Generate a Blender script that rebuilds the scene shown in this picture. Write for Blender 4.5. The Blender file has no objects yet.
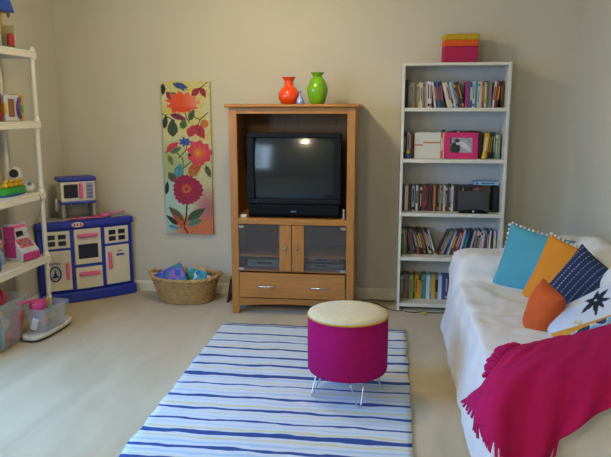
import bpy, bmesh, math, random
from mathutils import Vector, Matrix, noise
random.seed(7)
C = bpy.context.scene.collection
R = math.radians
# ------------------------------------------------------------ camera, world, lights
cam_d = bpy.data.cameras.new('camera'); cam = bpy.data.objects.new('camera', cam_d); C.objects.link(cam)
cam_d.sensor_fit = 'HORIZONTAL'; cam_d.sensor_width = 36; cam_d.lens = 36*650/611; cam_d.clip_start = .05
cam.location = (0, 0, 1.5); cam.rotation_euler = (math.pi/2-.1774, 0, .130)
bpy.context.scene.camera = cam
vs = bpy.context.scene.view_settings
vs.view_transform = 'Standard'; vs.look = 'None'; vs.gamma = 1; vs.use_curve_mapping = False; vs.exposure = 0.16
world = bpy.data.worlds.new('daylight'); bpy.context.scene.world = world; world.use_nodes = True
wb = world.node_tree.nodes['Background']; wb.inputs[0].default_value = (.62, .80, 1, 1); wb.inputs[1].default_value = 1.2

def area_light(name, loc, target, sx, sy, power, col, spread=180):
    l = bpy.data.lights.new(name, 'AREA'); l.shape = 'RECTANGLE'; l.size = sx; l.size_y = sy
    l.energy = power; l.color = col; l.spread = R(spread)
    o = bpy.data.objects.new(name, l); C.objects.link(o); o.location = loc
    o.rotation_euler = (Vector(target)-Vector(loc)).to_track_quat('-Z', 'Y').to_euler()
    return o
area_light('window_daylight_left', (-2.90, 2.35, 1.30), (-1.75, 2.7, .1), 1.4, 1.4, 74, (.15, .42, 1), 135)
area_light('window_daylight_near', (-2.90, .10, 1.35), (-.2, 3, .8), 1.2, 1.4, 44, (.55, .77, 1))

# ------------------------------------------------------------ colours and materials
def lin(c):
    if isinstance(c, str):
        c = tuple(int(c[i:i+2], 16)/255 for i in (0, 2, 4))
    return tuple(((v/12.92) if v <= .04045 else ((v+.055)/1.055)**2.4) for v in c)
MATS = {}
def mat(name, col, rough=.6, metal=0, var=0, vscale=8, bump=0, bscale=200, spec=.5, trans=0, alpha=1, sheen=0, coat=0, emit=0):
    if name in MATS: return MATS[name]
    m = bpy.data.materials.new(name); m.use_nodes = True; nt = m.node_tree
    b = nt.nodes['Principled BSDF']; c = lin(col)
    b.inputs['Base Color'].default_value = (*c, 1); b.inputs['Roughness'].default_value = rough
    b.inputs['Metallic'].default_value = metal; b.inputs['Specular IOR Level'].default_value = spec
    b.inputs['Transmission Weight'].default_value = trans; b.inputs['Alpha'].default_value = alpha
    b.inputs['Sheen Weight'].default_value = sheen; b.inputs['Coat Weight'].default_value = coat
    if emit:
        b.inputs['Emission Color'].default_value = (*c, 1); b.inputs['Emission Strength'].default_value = emit
    if var or bump:
        tc = nt.nodes.new('ShaderNodeTexCoord')
    if var:
        n = nt.nodes.new('ShaderNodeTexNoise'); n.inputs['Scale'].default_value = vscale; n.inputs['Detail'].default_value = 4
        nt.links.new(tc.outputs['Object'], n.inputs['Vector'])
        r = nt.nodes.new('ShaderNodeValToRGB'); r.color_ramp.elements[0].position = .3; r.color_ramp.elements[1].position = .7
        r.color_ramp.elements[0].color = (*[v*(1-var) for v in c], 1); r.color_ramp.elements[1].color = (*[min(1, v*(1+var)) for v in c], 1)
        nt.links.new(n.outputs['Fac'], r.inputs['Fac']); nt.links.new(r.outputs['Color'], b.inputs['Base Color'])
    if bump:
        n2 = nt.nodes.new('ShaderNodeTexNoise'); n2.inputs['Scale'].default_value = bscale; n2.inputs['Detail'].default_value = 3
        nt.links.new(tc.outputs['Object'], n2.inputs['Vector'])
        bp = nt.nodes.new('ShaderNodeBump'); bp.inputs['Strength'].default_value = bump; bp.inputs['Distance'].default_value = .01
        nt.links.new(n2.outputs['Fac'], bp.inputs['Height']); nt.links.new(bp.outputs['Normal'], b.inputs['Normal'])
    MATS[name] = m
    return m
def vcol_mat(name, rough=.7, bump=0, bscale=300):
    m = mat(name, 'ffffff', rough, bump=bump, bscale=bscale); nt = m.node_tree
    a = nt.nodes.new('ShaderNodeAttribute'); a.attribute_name = 'pattern'
    nt.links.new(a.outputs['Color'], nt.nodes['Principled BSDF'].inputs['Base Color'])
    return m
def wood_mat(name, c1, c2, axis='Z', rough=.38):
    if name in MATS: return MATS[name]
    m = mat(name, c1, rough); nt = m.node_tree; b = nt.nodes['Principled BSDF']
    tc = nt.nodes.new('ShaderNodeTexCoord'); mp = nt.nodes.new('ShaderNodeMapping')
    mp.inputs['Scale'].default_value = {'Z': (40, 40, 2.2), 'X': (2.2, 40, 40)}[axis]
    n = nt.nodes.new('ShaderNodeTexNoise'); n.inputs['Scale'].default_value = 1.6; n.inputs['Detail'].default_value = 5
    n.inputs['Distortion'].default_value = .6
    r = nt.nodes.new('ShaderNodeValToRGB'); r.color_ramp.elements[0].position = .3; r.color_ramp.elements[1].position = .72
    r.color_ramp.elements[0].color = (*lin(c2), 1); r.color_ramp.elements[1].color = (*lin(c1), 1)
    nt.links.new(tc.outputs['Object'], mp.inputs[0]); nt.links.new(mp.outputs[0], n.inputs['Vector'])
    nt.links.new(n.outputs['Fac'], r.inputs['Fac']); nt.links.new(r.outputs['Color'], b.inputs['Base Color'])
    return m
def glass_mat(name, tint, amount=.25, rough=.05):
    """thin pane: mostly see-through, a little reflection and tint"""
    if name in MATS: return MATS[name]
    m = bpy.data.materials.new(name); m.use_nodes = True; nt = m.node_tree; nt.nodes.remove(nt.nodes['Principled BSDF'])
    t = nt.nodes.new('ShaderNodeBsdfTransparent'); t.inputs[0].default_value = (*lin(tint), 1)
    g = nt.nodes.new('ShaderNodeBsdfPrincipled'); g.inputs['Base Color'].default_value = (*lin(tint), 1); g.inputs['Roughness'].default_value = rough
    mx = nt.nodes.new('ShaderNodeMixShader'); mx.inputs[0].default_value = amount
    nt.links.new(t.outputs[0], mx.inputs[1]); nt.links.new(g.outputs[0], mx.inputs[2])
    nt.links.new(mx.outputs[0], nt.nodes['Material Output'].inputs[0]); MATS[name] = m
    return m

# ------------------------------------------------------------ mesh builder
class MB:
    def __init__(s): s.bm = bmesh.new()
    def _mi(s, f, m):
        for x in f: x.material_index = m
    def box(s, x0, x1, y0, y1, z0, z1, m=0, mtx=None):
        v = [s.bm.verts.new((x, y, z)) for x in (x0, x1) for y in (y0, y1) for z in (z0, z1)]
        if mtx is not None:
            for q in v: q.co = mtx @ q.co
        f = [s.bm.faces.new([v[i] for i in q]) for q in ((0,1,3,2),(4,6,7,5),(0,4,5,1),(2,3,7,6),(0,2,6,4),(1,5,7,3))]
        s._mi(f, m); return s
    def prism(s, pts, a0, a1, axis='y', m=0):
        def p(q, a): return {'y': (q[0], a, q[1]), 'z': (q[0], q[1], a), 'x': (a, q[0], q[1])}[axis]
        A = [s.bm.verts.new(p(q, a0)) for q in pts]; B = [s.bm.verts.new(p(q, a1)) for q in pts]
        n = len(pts); f = [s.bm.faces.new(A), s.bm.faces.new(B[::-1])]
        for i in range(n): f.append(s.bm.faces.new((A[i], B[i], B[(i+1) % n], A[(i+1) % n])))
        s._mi(f, m); return s
    def lathe(s, prof, c=(0, 0, 0), n=32, m=0, sx=1, sy=1, cap=True):
        rings = []
        for r, z in prof:
            rings.append([s.bm.verts.new((c[0]+r*sx*math.cos(2*math.pi*i/n), c[1]+r*sy*math.sin(2*math.pi*i/n), c[2]+z)) for i in range(n)])
        f = []
        for a, b in zip(rings, rings[1:]):
            for i in range(n): f.append(s.bm.faces.new((a[i], a[(i+1) % n], b[(i+1) % n], b[i])))
        if cap: f.append(s.bm.faces.new(rings[0][::-1])); f.append(s.bm.faces.new(rings[-1]))
        s._mi(f, m); return s
    def tube(s, pts, r, n=8, m=0, closed=False):
        P = [Vector(p) for p in pts]; rings = []; N = len(P); up = None
        for i, p in enumerate(P):
            if closed: d = (P[(i+1) % N]-P[i-1]).normalized()
            else: d = (P[min(i+1, N-1)]-P[max(i-1, 0)]).normalized()
            if up is None:
                up = Vector((0, 0, 1)) if abs(d.z) < .9 else Vector((1, 0, 0))
            a = d.cross(up).normalized(); up = a.cross(d).normalized()
            rr = r[i] if isinstance(r, (list, tuple)) else r
            rings.append([s.bm.verts.new(p+a*rr*math.cos(2*math.pi*k/n)+up*rr*math.sin(2*math.pi*k/n)) for k in range(n)])
        f = []
        for i in range(N if closed else N-1):
            a, b = rings[i], rings[(i+1) % N]
            for k in range(n): f.append(s.bm.faces.new((a[k], a[(k+1) % n], b[(k+1) % n], b[k])))
        if not closed: f.append(s.bm.faces.new(rings[0][::-1])); f.append(s.bm.faces.new(rings[-1]))
        s._mi(f, m); return s
    def ball(s, c, r, m=0, sc=(1, 1, 1), sub=3):
        g = bmesh.ops.create_icosphere(s.bm, subdivisions=sub, radius=r, matrix=Matrix.Translation(c) @ Matrix.Diagonal((*sc, 1)))
        fs = {f for v in g['verts'] for f in v.link_faces}; s._mi(fs, m); return s
    def build(s, name, mats, parent=None, bevel=0, smooth=False, seg=2, loc=None, rot=None):
        bmesh.ops.recalc_face_normals(s.bm, faces=s.bm.faces)
        me = bpy.data.meshes.new(name); s.bm.to_mesh(me); s.bm.free()
        for m in (mats if isinstance(mats, (list, tuple)) else [mats]): me.materials.append(m)
        if smooth:
            for p in me.polygons: p.use_smooth = True
        o = bpy.data.objects.new(name, me); C.objects.link(o)
        if parent is not None: o.parent = parent
        if loc: o.location = loc
        if rot: o.rotation_euler = rot
        if bevel:
            b = o.modifiers.new('bevel', 'BEVEL'); b.width = bevel; b.segments = seg; b.limit_method = 'ANGLE'; b.angle_limit = R(40)
            if smooth is None: pass
        return o
def tag(o, label, cat, group=None, kind=None):
    o['label'] = label; o['category'] = cat
    if group: o['group'] = group
    if kind: o['kind'] = kind
    return o
def thing(name, label, cat, loc=(0, 0, 0), rz=0, group=None):
    o = bpy.data.objects.new(name, None); C.objects.link(o); o.location = loc; o.rotation_euler = (0, 0, rz); o.empty_display_size = .1
    return tag(o, label, cat, group)
def struct(o): o['kind'] = 'structure'; return o
def curve_pts(P, k=6):
    """Catmull-Rom through P"""
    P = [Vector(p) for p in P]; out = []
    for i in range(len(P)-1):
        a, b, c, d = P[max(i-1, 0)], P[i], P[i+1], P[min(i+2, len(P)-1)]
        for j in range(k):
            t = j/k
            out.append(.5*((2*b)+(c-a)*t+(2*a-5*b+4*c-d)*t*t+(3*b-a-3*c+d)*t**3))
    out.append(P[-1]); return out

# ------------------------------------------------------------ the room
LX, RX, BY, FY, CZ = -2.73, 1.36, 5.15, -1.5, 2.46
wall_m = mat('wall_paint', 'c7c2ae', .85, var=.03, vscale=1.5, bump=.04, bscale=400)
ceil_m = mat('ceiling_paint', 'd9d4c4', .9, var=.03, bump=.1, bscale=120)
trim_m = mat('trim_paint', 'd8d2bd', .45)
# carpet with broad vacuum streaks and fine pile
carpet = mat('carpet', 'c4b080', .95, sheen=.25); nt = carpet.node_tree; bs = nt.nodes['Principled BSDF']
tc = nt.nodes.new('ShaderNodeTexCoord')
def noise_node(scale, detail=4, sc=(1, 1, 1), dist=0):
    mp = nt.nodes.new('ShaderNodeMapping'); mp.inputs['Scale'].default_value = sc; mp.inputs['Rotation'].default_value = (0, 0, .5)
    n = nt.nodes.new('ShaderNodeTexNoise'); n.inputs['Scale'].default_value = scale; n.inputs['Detail'].default_value = detail; n.inputs['Distortion'].default_value = dist
    nt.links.new(tc.outputs['Object'], mp.inputs[0]); nt.links.new(mp.outputs[0], n.inputs['Vector']); return n
n1 = noise_node(1.3, 3, (3.2, .8, 1), .8); n2 = noise_node(260, 2)
r1 = nt.nodes.new('ShaderNodeValToRGB'); r1.color_ramp.elements[0].position = .35; r1.color_ramp.elements[1].position = .65
r1.color_ramp.elements[0].color = (*lin('c1ad80'), 1); r1.color_ramp.elements[1].color = (*lin('cfbe92'), 1)
nt.links.new(n1.outputs['Fac'], r1.inputs['Fac'])
mx = nt.nodes.new('ShaderNodeMixRGB'); mx.blend_type = 'MULTIPLY'; mx.inputs[0].default_value = .35
nt.links.new(r1.outputs['Color'], mx.inputs[1]); nt.links.new(n2.outputs['Fac'], mx.inputs[2]); nt.links.new(mx.outputs[0], bs.inputs['Base Color'])
bp = nt.nodes.new('ShaderNodeBump'); bp.inputs['Strength'].default_value = .5; bp.inputs['Distance'].default_value = .01
nt.links.new(n2.outputs['Fac'], bp.inputs['Height']); nt.links.new(bp.outputs['Normal'], bs.inputs['Normal'])

struct(MB().box(LX-.12, RX+.12, FY-.12, BY+.12, -.1, 0).build('floor', carpet))
struct(MB().box(LX-.12, RX+.12, FY-.12, BY+.12, CZ, CZ+.1).build('ceiling', ceil_m))
struct(MB().box(LX-.12, RX+.12, BY, BY+.12, 0, CZ).build('wall_back', wall_m))
struct(MB().box(RX, RX+.12, FY, BY, 0, CZ).build('wall_right', wall_m))
w = MB()   # left wall with its window opening
WY0, WY1, WZ0, WZ1 = 1.65, 3.05, .6, 2.05
VX0, VX1 = -.55, .75
w.box(LX-.12, LX, FY, VX0, 0, CZ).box(LX-.12, LX, VX1, WY0, 0, CZ).box(LX-.12, LX, VX0, VX1, 0, WZ0).box(LX-.12, LX, VX0, VX1, WZ1, CZ)
w.box(LX-.12, LX, WY1, BY, 0, CZ).box(LX-.12, LX, WY0, WY1, 0, WZ0).box(LX-.12, LX, WY0, WY1, WZ1, CZ)
struct(w.build('wall_left', wall_m))
struct(MB().box(LX-.12, RX+.12, FY-.12, FY, 0, CZ).build('wall_front', wall_m))
pane = glass_mat('window_glass', 'f4f8fa', .06)
w1 = MB()
for a, b in ((WY0, WY0+.05), (WY1-.05, WY1), ((WY0+WY1)/2-.02, (WY0+WY1)/2+.02)): w1.box(LX-.09, LX-.03, a, b, WZ0, WZ1)
for a, b in ((WZ0, WZ0+.05), (WZ1-.05, WZ1), (1.33, 1.37)): w1.box(LX-.09, LX-.03, WY0+.05, WY1-.05, a, b)
f = struct(w1.build('window_1', trim_m)); MB().box(LX-.065, LX-.06, WY0+.05, WY1-.05, WZ0+.05, WZ1-.05).build('pane', pane, f)
w1 = MB()
for a, b in ((VX0, VX0+.05), (VX1-.05, VX1), ((VX0+VX1)/2-.02, (VX0+VX1)/2+.02)): w1.box(LX-.09, LX-.03, a, b, WZ0, WZ1)
for a, b in ((WZ0, WZ0+.05), (WZ1-.05, WZ1), (1.31, 1.35)): w1.box(LX-.09, LX-.03, VX0+.05, VX1-.05, a, b)
f = struct(w1.build('window_2', trim_m)); MB().box(LX-.065, LX-.06, VX0+.05, VX1-.05, WZ0+.05, WZ1-.05).build('pane', pane, f)
def base_prof(): return [(0, 0), (.014, 0), (.014, .068), (.008, .082), (0, .09)]
struct(MB().prism([(BY-a, b) for a, b in base_prof()], LX+.015, RX-.015, 'x').build('baseboard_back', trim_m))
m_ = MB(); m_.prism([(LX+a, b) for a, b in base_prof()], FY, BY, 'y'); struct(m_.build('baseboard_left', trim_m))
m_ = MB(); m_.prism([(RX-a, b) for a, b in base_prof()], FY, BY, 'y'); struct(m_.build('baseboard_right', trim_m))

# ceiling lamp (out of the frame; it throws the shadows to the right)
lampglass = glass_mat('lamp_glass', 'fff2dc', .2, .4); g_ = [n for n in lampglass.node_tree.nodes if n.type == 'BSDF_PRINCIPLED'][0]
g_.inputs['Emission Color'].default_value = (1, .93, .80, 1); g_.inputs['Emission Strength'].default_value = 12
lamp = thing('ceiling_lamp', 'round white glass ceiling lamp above the television cabinet', 'lamp', (-.95, 3.75, 0))
MB().lathe([(.09, 2.46), (.09, 2.44), (.07, 2.435)]).build('base', mat('brass', 'b89a5a', .3, 1), lamp, smooth=True)
MB().lathe([(.05, 2.315), (.09, 2.325), (.125, 2.36), (.13, 2.40), (.11, 2.433)]).build('lamp_shade', lampglass, lamp, smooth=True)
pl = bpy.data.lights.new('bulb', 'POINT'); pl.energy = 38; pl.color = (1, .96, .87); pl.shadow_soft_size = .07
po = bpy.data.objects.new('bulb', pl); C.objects.link(po); po.parent = lamp; po.location = (0, 0, 2.385)
lamp2 = thing('ceiling_lamp', 'round white glass ceiling lamp at the rear of the room', 'lamp', (-1.0, -.6, 0))
for ch in list(lamp.children):
    c_ = ch.copy(); C.objects.link(c_); c_.parent = lamp2
    if c_.type == 'LIGHT': c_.data = ch.data.copy(); c_.data.energy = 72

# ------------------------------------------------------------ striped rug
RUG = [2.2, 4.375]
rug_m = mat('rug_weave', 'd8dcdc', .95, bump=.5, bscale=350); nt = rug_m.node_tree; bs = nt.nodes['Principled BSDF']
tc = nt.nodes.new('ShaderNodeTexCoord'); sp = nt.nodes.new('ShaderNodeSeparateXYZ'); nt.links.new(tc.outputs['Object'], sp.inputs[0])
mp = nt.nodes.new('ShaderNodeMapping'); mp.inputs['Scale'].default_value = (3.2, 9, 1)
wn = nt.nodes.new('ShaderNodeTexNoise'); wn.inputs['Scale'].default_value = 1.7; wn.inputs['Detail'].default_value = 2
nt.links.new(tc.outputs['Object'], mp.inputs[0]); nt.links.new(mp.outputs[0], wn.inputs['Vector'])
ma = nt.nodes.new('ShaderNodeMath'); ma.operation = 'MULTIPLY_ADD'; ma.inputs[1].default_value = .045; ma.inputs[2].default_value = -.0225
nt.links.new(wn.outputs['Fac'], ma.inputs[0])
ad = nt.nodes.new('ShaderNodeMath'); ad.operation = 'ADD'; nt.links.new(sp.outputs['Y'], ad.inputs[0]); nt.links.new(ma.outputs[0], ad.inputs[1])
mr = nt.nodes.new('ShaderNodeMapRange'); mr.inputs[1].default_value = RUG[0]; mr.inputs[2].default_value = RUG[1]
nt.links.new(ad.outputs[0], mr.inputs[0])
navy, white, ltb, yel = 'navy', 'white', 'ltb', 'yel'
PALr = {'navy': '284a8a', 'white': 'd2dadd', 'ltb': 'b4c9d8', 'yel': 'd2d0a4', 'mid': '4a6a9c'}
stripes = []   # (y centre, half width, colour)
navs = [(4.355, .010), (4.318, .008), (4.147, .011), (4.007, .009), (3.875, .012), (3.734, .019), (3.602, .010), (3.448, .019), (3.319, .009), (3.16, .015), (3.015, .010), (2.891, .011), (2.766, .021), (2.623, .011), (2.50, .024), (2.38, .012), (2.27, .02)]
for i, (y, h) in enumerate(navs):
    stripes.append((y, h, 'navy'))
    if i+1 < len(navs):
        y2 = navs[i+1][0]; g = y-y2
        stripes.append((y-g*.36, g*.045, 'ltb' if i % 2 else 'yel')); stripes.append((y-g*.66, g*.045, 'yel' if i % 2 else 'ltb'))
edges = []
for y, h, c in stripes:
    edges.append((y-h, c)); edges.append((y+h, 'white'))
edges.sort()
# colour ramps hold 32 stops: chain three of them by y range
def ramp_for(lo, hi):
    r = nt.nodes.new('ShaderNodeValToRGB'); r.color_ramp.interpolation = 'CONSTANT'; cr = r.color_ramp
    sel = [(y, c) for y, c in edges if lo <= y < hi][:31]
    cr.elements[0].position = 0; cr.elements[0].color = (*lin(PALr['white']), 1)
    cr.elements.remove(cr.elements[1])
    for y, c in sel:
        e = cr.elements.new((y-RUG[0])/(RUG[1]-RUG[0])); e.color = (*lin(PALr[c]), 1)
    nt.links.new(mr.outputs[0], r.inputs['Fac']); return r, (sel[0][0] if sel else lo)
cuts = [edges[0][0]]; i = 0; out = None
groups = [edges[k:k+30] for k in range(0, len(edges), 30)]
for g in groups:
    r, y0 = ramp_for(g[0][0], g[-1][0]+1e-6)
    if out is None: out = r.outputs['Color']
    else:
        gt = nt.nodes.new('ShaderNodeMath'); gt.operation = 'GREATER_THAN'; gt.inputs[1].default_value = (y0-RUG[0])/(RUG[1]-RUG[0])
        nt.links.new(mr.outputs[0], gt.inputs[0])
        mm = nt.nodes.new('ShaderNodeMixRGB'); nt.links.new(gt.outputs[0], mm.inputs[0]); nt.links.new(out, mm.inputs[1]); nt.links.new(r.outputs['Color'], mm.inputs[2]); out = mm.outputs[0]
nt.links.new(out, bs.inputs['Base Color'])
rb = bmesh.new(); NX, NY = 40, 90; g = []
for j in range(NY+1):
    row = []
    for i in range(NX+1):
        u, v = i/NX, j/NY; y = RUG[0]+(RUG[1]-RUG[0])*v
        x = -1.16+1.29*u + (noise.noise((3, y*7, 0))*.012 if i == 0 else 0) + (noise.noise((9, y*6, 0))*.010 if i == NX else 0)
        row.append(rb.verts.new((x, y, .010+.003*noise.noise((x*3, y*8, 1)))))
    g.append(row)
for j in range(NY):
    for i in range(NX): rb.faces.new((g[j][i], g[j][i+1], g[j+1][i+1], g[j+1][i]))
m_ = MB(); m_.bm.free(); m_.bm = rb
rug = m_.build('rug', rug_m, smooth=True)
sol = rug.modifiers.new('thick', 'SOLIDIFY'); sol.thickness = .006; sol.offset = -1
tag(rug, 'white cotton rug with wavy navy, pale blue and yellow stripes on the carpet', 'rug')

# ------------------------------------------------------------ ottoman
ott = thing('ottoman', 'round magenta fabric footstool with cream top and hairpin legs on the striped rug', 'footstool', (-.205, 3.295, 0), R(22))
mag = mat('magenta_felt', 'a01558', .95, var=.06, vscale=60, bump=.25, bscale=400, spec=.1)
MB().lathe([(.19, .148), (.205, .152), (.212, .165), (.213, .30), (.212, .446), (.205, .450)], n=64).build('drum', mag, ott, smooth=True)
MB().lathe([(.205, .448), (.211, .456), (.205, .466), (.16, .476), (.09, .482), (.0005, .484)], n=64).build('seat', mat('cream_suede', 'd3c89e', .95, var=.06, vscale=40, bump=.3, bscale=250, sheen=.2), ott, smooth=True)
MB().tube([(.2125*math.cos(a*math.pi/32), .2125*math.sin(a*math.pi/32), .453) for a in range(64)], .0042, closed=True).build('piping', mat('gold_piping', 'c98c22', .7), ott, smooth=True)
chrome = mat('chrome', 'c9ccd0', .18, 1)
for k in range(4):
    a = R(-90+90*k); ca, sa = math.cos(a), math.sin(a)
    def P(r, t, z): return (r*ca-t*sa, r*sa+t*ca, z)
    pts = [P(.15, -.042, .150), P(.168, -.030, .10), P(.190, -.014, .035), P(.196, -.007, .019), P(.198, 0, .0165), P(.196, .007, .019), P(.190, .014, .035), P(.168, .030, .10), P(.15, .042, .150)]
    MB().tube(pts, .0035).tube([P(.15, -.046, .151), P(.15, .046, .151)], .004).build('leg', chrome, ott, smooth=True)

# ------------------------------------------------------------ television cabinet
OZ = wood_mat('honey_oak_upright', 'b57a34', '9d6528'); OX = wood_mat('honey_oak_rail', 'b57a34', '9d6528', 'X')
inner_m = wood_mat('cabinet_inside', '85592c', '74491f')
tvc = thing('television_cabinet', 'honey oak television cabinet with glass doors and wide bottom drawer against back wall', 'cabinet', (-.705, 4.62, 0))
b = MB()   # body, local x -.455..+.455
for sx in (-1, 1):
    b = MB(); b.prism([(sx*.455, 0), (sx*.455, 1.53), (sx*.398, 1.53), (sx*.398, .05), (sx*.405, 0)], 0, .03, 'y', 0)       # front stile to floor
    b.box(min(sx*.452, sx*.432), max(sx*.452, sx*.432), .028, .505, .06, 1.53)
    b.box(min(sx*.452, sx*.40), max(sx*.452, sx*.40), .46, .505, 0, .07)
    b.build('side_frame', OZ, tvc, .003)
MB().box(-.432, .432, .495, .503, .08, 1.53).build('back_panel', inner_m, tvc)
MB().box(-.398, .398, .001, .03, 1.487, 1.53).build('rail', OX, tvc, .002); MB().box(-.398, .398, .001, .03, .687, .732).build('rail', OX, tvc, .002)
MB().box(-.432, .432, .0305, .495, .70, .730).build('shelf', OX, tvc, .002); MB().box(-.432, .432, .028, .49, .325, .338).build('shelf', OX, tvc, .002)
MB().box(-.432, .432, .03, .49, .435, .449).build('shelf', OX, tvc, .002)
ap = [(-.398, .125)]+[(.398*(-1+2*i/16), .062+.022*(1-((i-8)/8)**2)) for i in range(17)]+[(.398, .125)]
MB().prism(ap, .004, .026, 'y').build('apron', OX, tvc, .001)
top = MB(); prof = [(-.03, 1.538), (-.024, 1.531), (.508, 1.531), (.508, 1.556), (-.022, 1.556), (-.029, 1.549)]
top.prism(prof, -.482, .482, 'x'); top.build('cabinet_top', OX, tvc, .004)
d = MB().box(-.394, .394, -.012, .012, .134, .322).build('drawer', OX, tvc, .003)
for cx in (-.19, .205):
    MB().tube(curve_pts([(cx-.07, -.010, .224), (cx-.055, -.026, .224), (cx, -.036, .224), (cx+.055, -.026, .224), (cx+.07, -.010, .224)], 5), [.0045]+[.006]*19+[.0045], n=10).build('handle', chrome, d, smooth=True)
smoke = glass_mat('smoked_glass', 'e8e6e0', .05)
for sx in (-1, 1):
    xo = sx*.003; xs = sx*.092
    door = MB().box(min(xo, xs), max(xo, xs), -.010, .012, .340, .684).build('door', OZ, tvc, .003)
    MB().box(min(xs, sx*.394), max(xs, sx*.394), -.004, .001, .340, .684).build('pane', smoke, door)
    MB().tube([(sx*.045, -.012, .516), (sx*.045, -.030, .516)], .004).tube([(sx*.045, -.030, .500), (sx*.045, -.030, .532)], .0055).build('knob', chrome, door, smooth=True)
    for z in (.352, .668): MB().box(min(sx*.358, sx*.396), max(sx*.358, sx*.396), -.010, .004, z-.009, z+.009).build('hinge', chrome, door, .002)

# television
tvb = mat('television_black', '0a0b0d', .6, spec=.15); tvg = mat('television_trim', '0d1012', .55, spec=.2)
tv = thing('television', 'large black tube television inside the oak cabinet', 'television', (-.698, 4.665, .731))
b = MB(); b.prism([(-.345, .0), (.345, 0), (.345, .62), (-.345, .62)], .03, .10, 'y')
b.build('case', tvb, tv, .012, seg=3)
hb = MB(); hb.prism([(-.33, .01), (.33, .01), (.33, .60), (-.33, .60)], .10, .101, 'y'); 
bmv = hb.bm; hb.bm.free(); hb = MB()
A = [hb.bm.verts.new(p) for p in ((-.33, .10, .012), (.33, .10, .012), (.33, .10, .605), (-.33, .10, .605))]
B = [hb.bm.verts.new(p) for p in ((-.20, .40, .05), (.20, .40, .05), (.20, .40, .45), (-.20, .40, .45))]
hb.bm.faces.new(A); hb.bm.faces.new(B[::-1])
for i in range(4): hb.bm.faces.new((A[i], B[i], B[(i+1) % 4], A[(i+1) % 4]))
hb.build('rear_housing', tvb, tv, .02)
b = MB(); b.box(-.345, .345, 0, .035, .105, .14).box(-.345, .345, 0, .035, .585, .62).box(-.345, -.292, 0, .035, .14, .585).box(.292, .345, 0, .035, .14, .585)
b.build('bezel', tvg, tv, .006, seg=3)
b = MB(); b.prism([(-.005, .10), (.03, .10), (.03, .005), (.012, .005), (-.005, .03)], -.335, .335, 'x'); b.build('speaker_panel', tvb, tv, .006)
sb = bmesh.new(); g = []
for j in range(25):
    row = []
    for i in range(33):
        u, v = -1+2*i/32, -1+2*j/24
        row.append(sb.verts.new((.294*u, .0275-.026*(1-.6*u*u-.62*v*v), .3625+.224*v)))
    g.append(row)
for j in range(24):
    for i in range(32): sb.faces.new((g[j][i], g[j][i+1], g[j+1][i+1], g[j+1][i]))
m_ = MB(); m_.bm.free(); m_.bm = sb
m_.build('screen', mat('tube_glass', '1c2528', .12, spec=.5), tv, smooth=True)
MB().box(-.02, .02, -.007, -.004, .045, .055).build('badge', mat('badge_grey', '6a6c70', .4), tv)
MB().tube([(-.28, -.0045, .118), (-.28, .002, .118)], .004).build('power_button', mat('badge_grey', '6a6c70', .4), tv)

# boxes and players in the cabinet
def av(name, label, cat, x0, x1, y0, z0, z1, col, depth=.25):
    t = thing(name, label, cat, ((x0+x1)/2, y0, z0)); h = z1-z0; w_ = (x1-x0)/2
    MB().box(-w_, w_, .004, depth, .004, h).build('case', mat(name+'_case', col, .4), t, .003)
    MB().box(-w_+.004, w_-.004, 0, .006, .008, h-.004).build('front_panel', mat('player_front', '7d8186', .3, .6), t, .002)
    MB().box(-w_*.5, w_*.2, -.002, .002, h*.45, h*.75).build('display', mat('player_display', '101418', .2), t)
    for k in range(3): MB().tube([(w_*(.45+.16*k), -.004, h*.4), (w_*(.45+.16*k), .002, h*.4)], .005).build('button', mat('player_button', '3a3c40', .4), t)
    for sx in (-1, 1): MB().box(sx*w_*.8-.012, sx*w_*.8+.012, .03, .06, 0, .006).build('foot', tvb, t)
av('video_player', 'silver grey video player low behind left glass door of the cabinet', 'video player', -1.06, -.74, 4.70, .339, .405, '55585c')
av('disc_player', 'slim silver disc player low behind right glass door of the cabinet', 'disc player', -.62, -.33, 4.70, .339, .385, '34373b')
av('cable_box', 'thin dark cable box stacked on the disc player behind right glass door', 'cable box', -.60, -.36, 4.72, .387, .425, '1c1e20', .2)
tag(MB().box(-1.088, -1.045, 4.635, 4.66, .7325, .757).build('small_box', mat('cream_card', 'cfc9ae', .7), bevel=.003), 'tiny cream box on cabinet shelf beside left foot of television', 'box')
t = thing('small_ornament', 'tiny grey ornament on cabinet shelf beside right side of television', 'ornament', (-.328, 4.645, .7325))
MB().lathe([(.014, 0), (.012, .01), (.006, .03), (.010, .045), (.004, .06)], n=16).build('body', mat('ornament_grey', '8b8d8a', .5), t, smooth=True)
MB().ball((0, 0, .066), .009).build('head', mat('ornament_pale', 'b9b6a8', .5), t, smooth=True)

# vases on the cabinet
def vase(name, label, x, y, prof, col):
    t = tag(MB().lathe(prof, n=48).build(name, mat(name+'_glaze_'+col, col, .12, coat=.5), smooth=True, loc=(x, y, 1.5565)), label, 'vase', None)
    return t
def vp(outer, wall=.006):
    return outer+[(r-wall, z-(.004 if i == 0 else 0)) for i, (r, z) in enumerate(outer[::-1])][:-1]+[(.001, outer[0][1]+.01)]
def smooth_prof(P, k=5): return [(p.x, p.y) for p in curve_pts([(a, b_, 0) for a, b_ in P], k)]
vase('vase', 'orange glossy round vase with flared neck on top of oak cabinet', -.745, 4.77, vp(smooth_prof([(.045, 0), (.06, .012), (.077, .045), (.075, .082), (.052, .115), (.036, .130), (.033, .165), (.052, .192)])), 'e8470c')
vase('vase', 'lime green glossy egg shaped vase, tallest on oak cabinet', -.536, 4.76, vp(smooth_prof([(.045, 0), (.060, .025), (.074, .085), (.072, .125), (.052, .170), (.033, .190), (.034, .200), (.052, .222)])), '6da80c')
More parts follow.
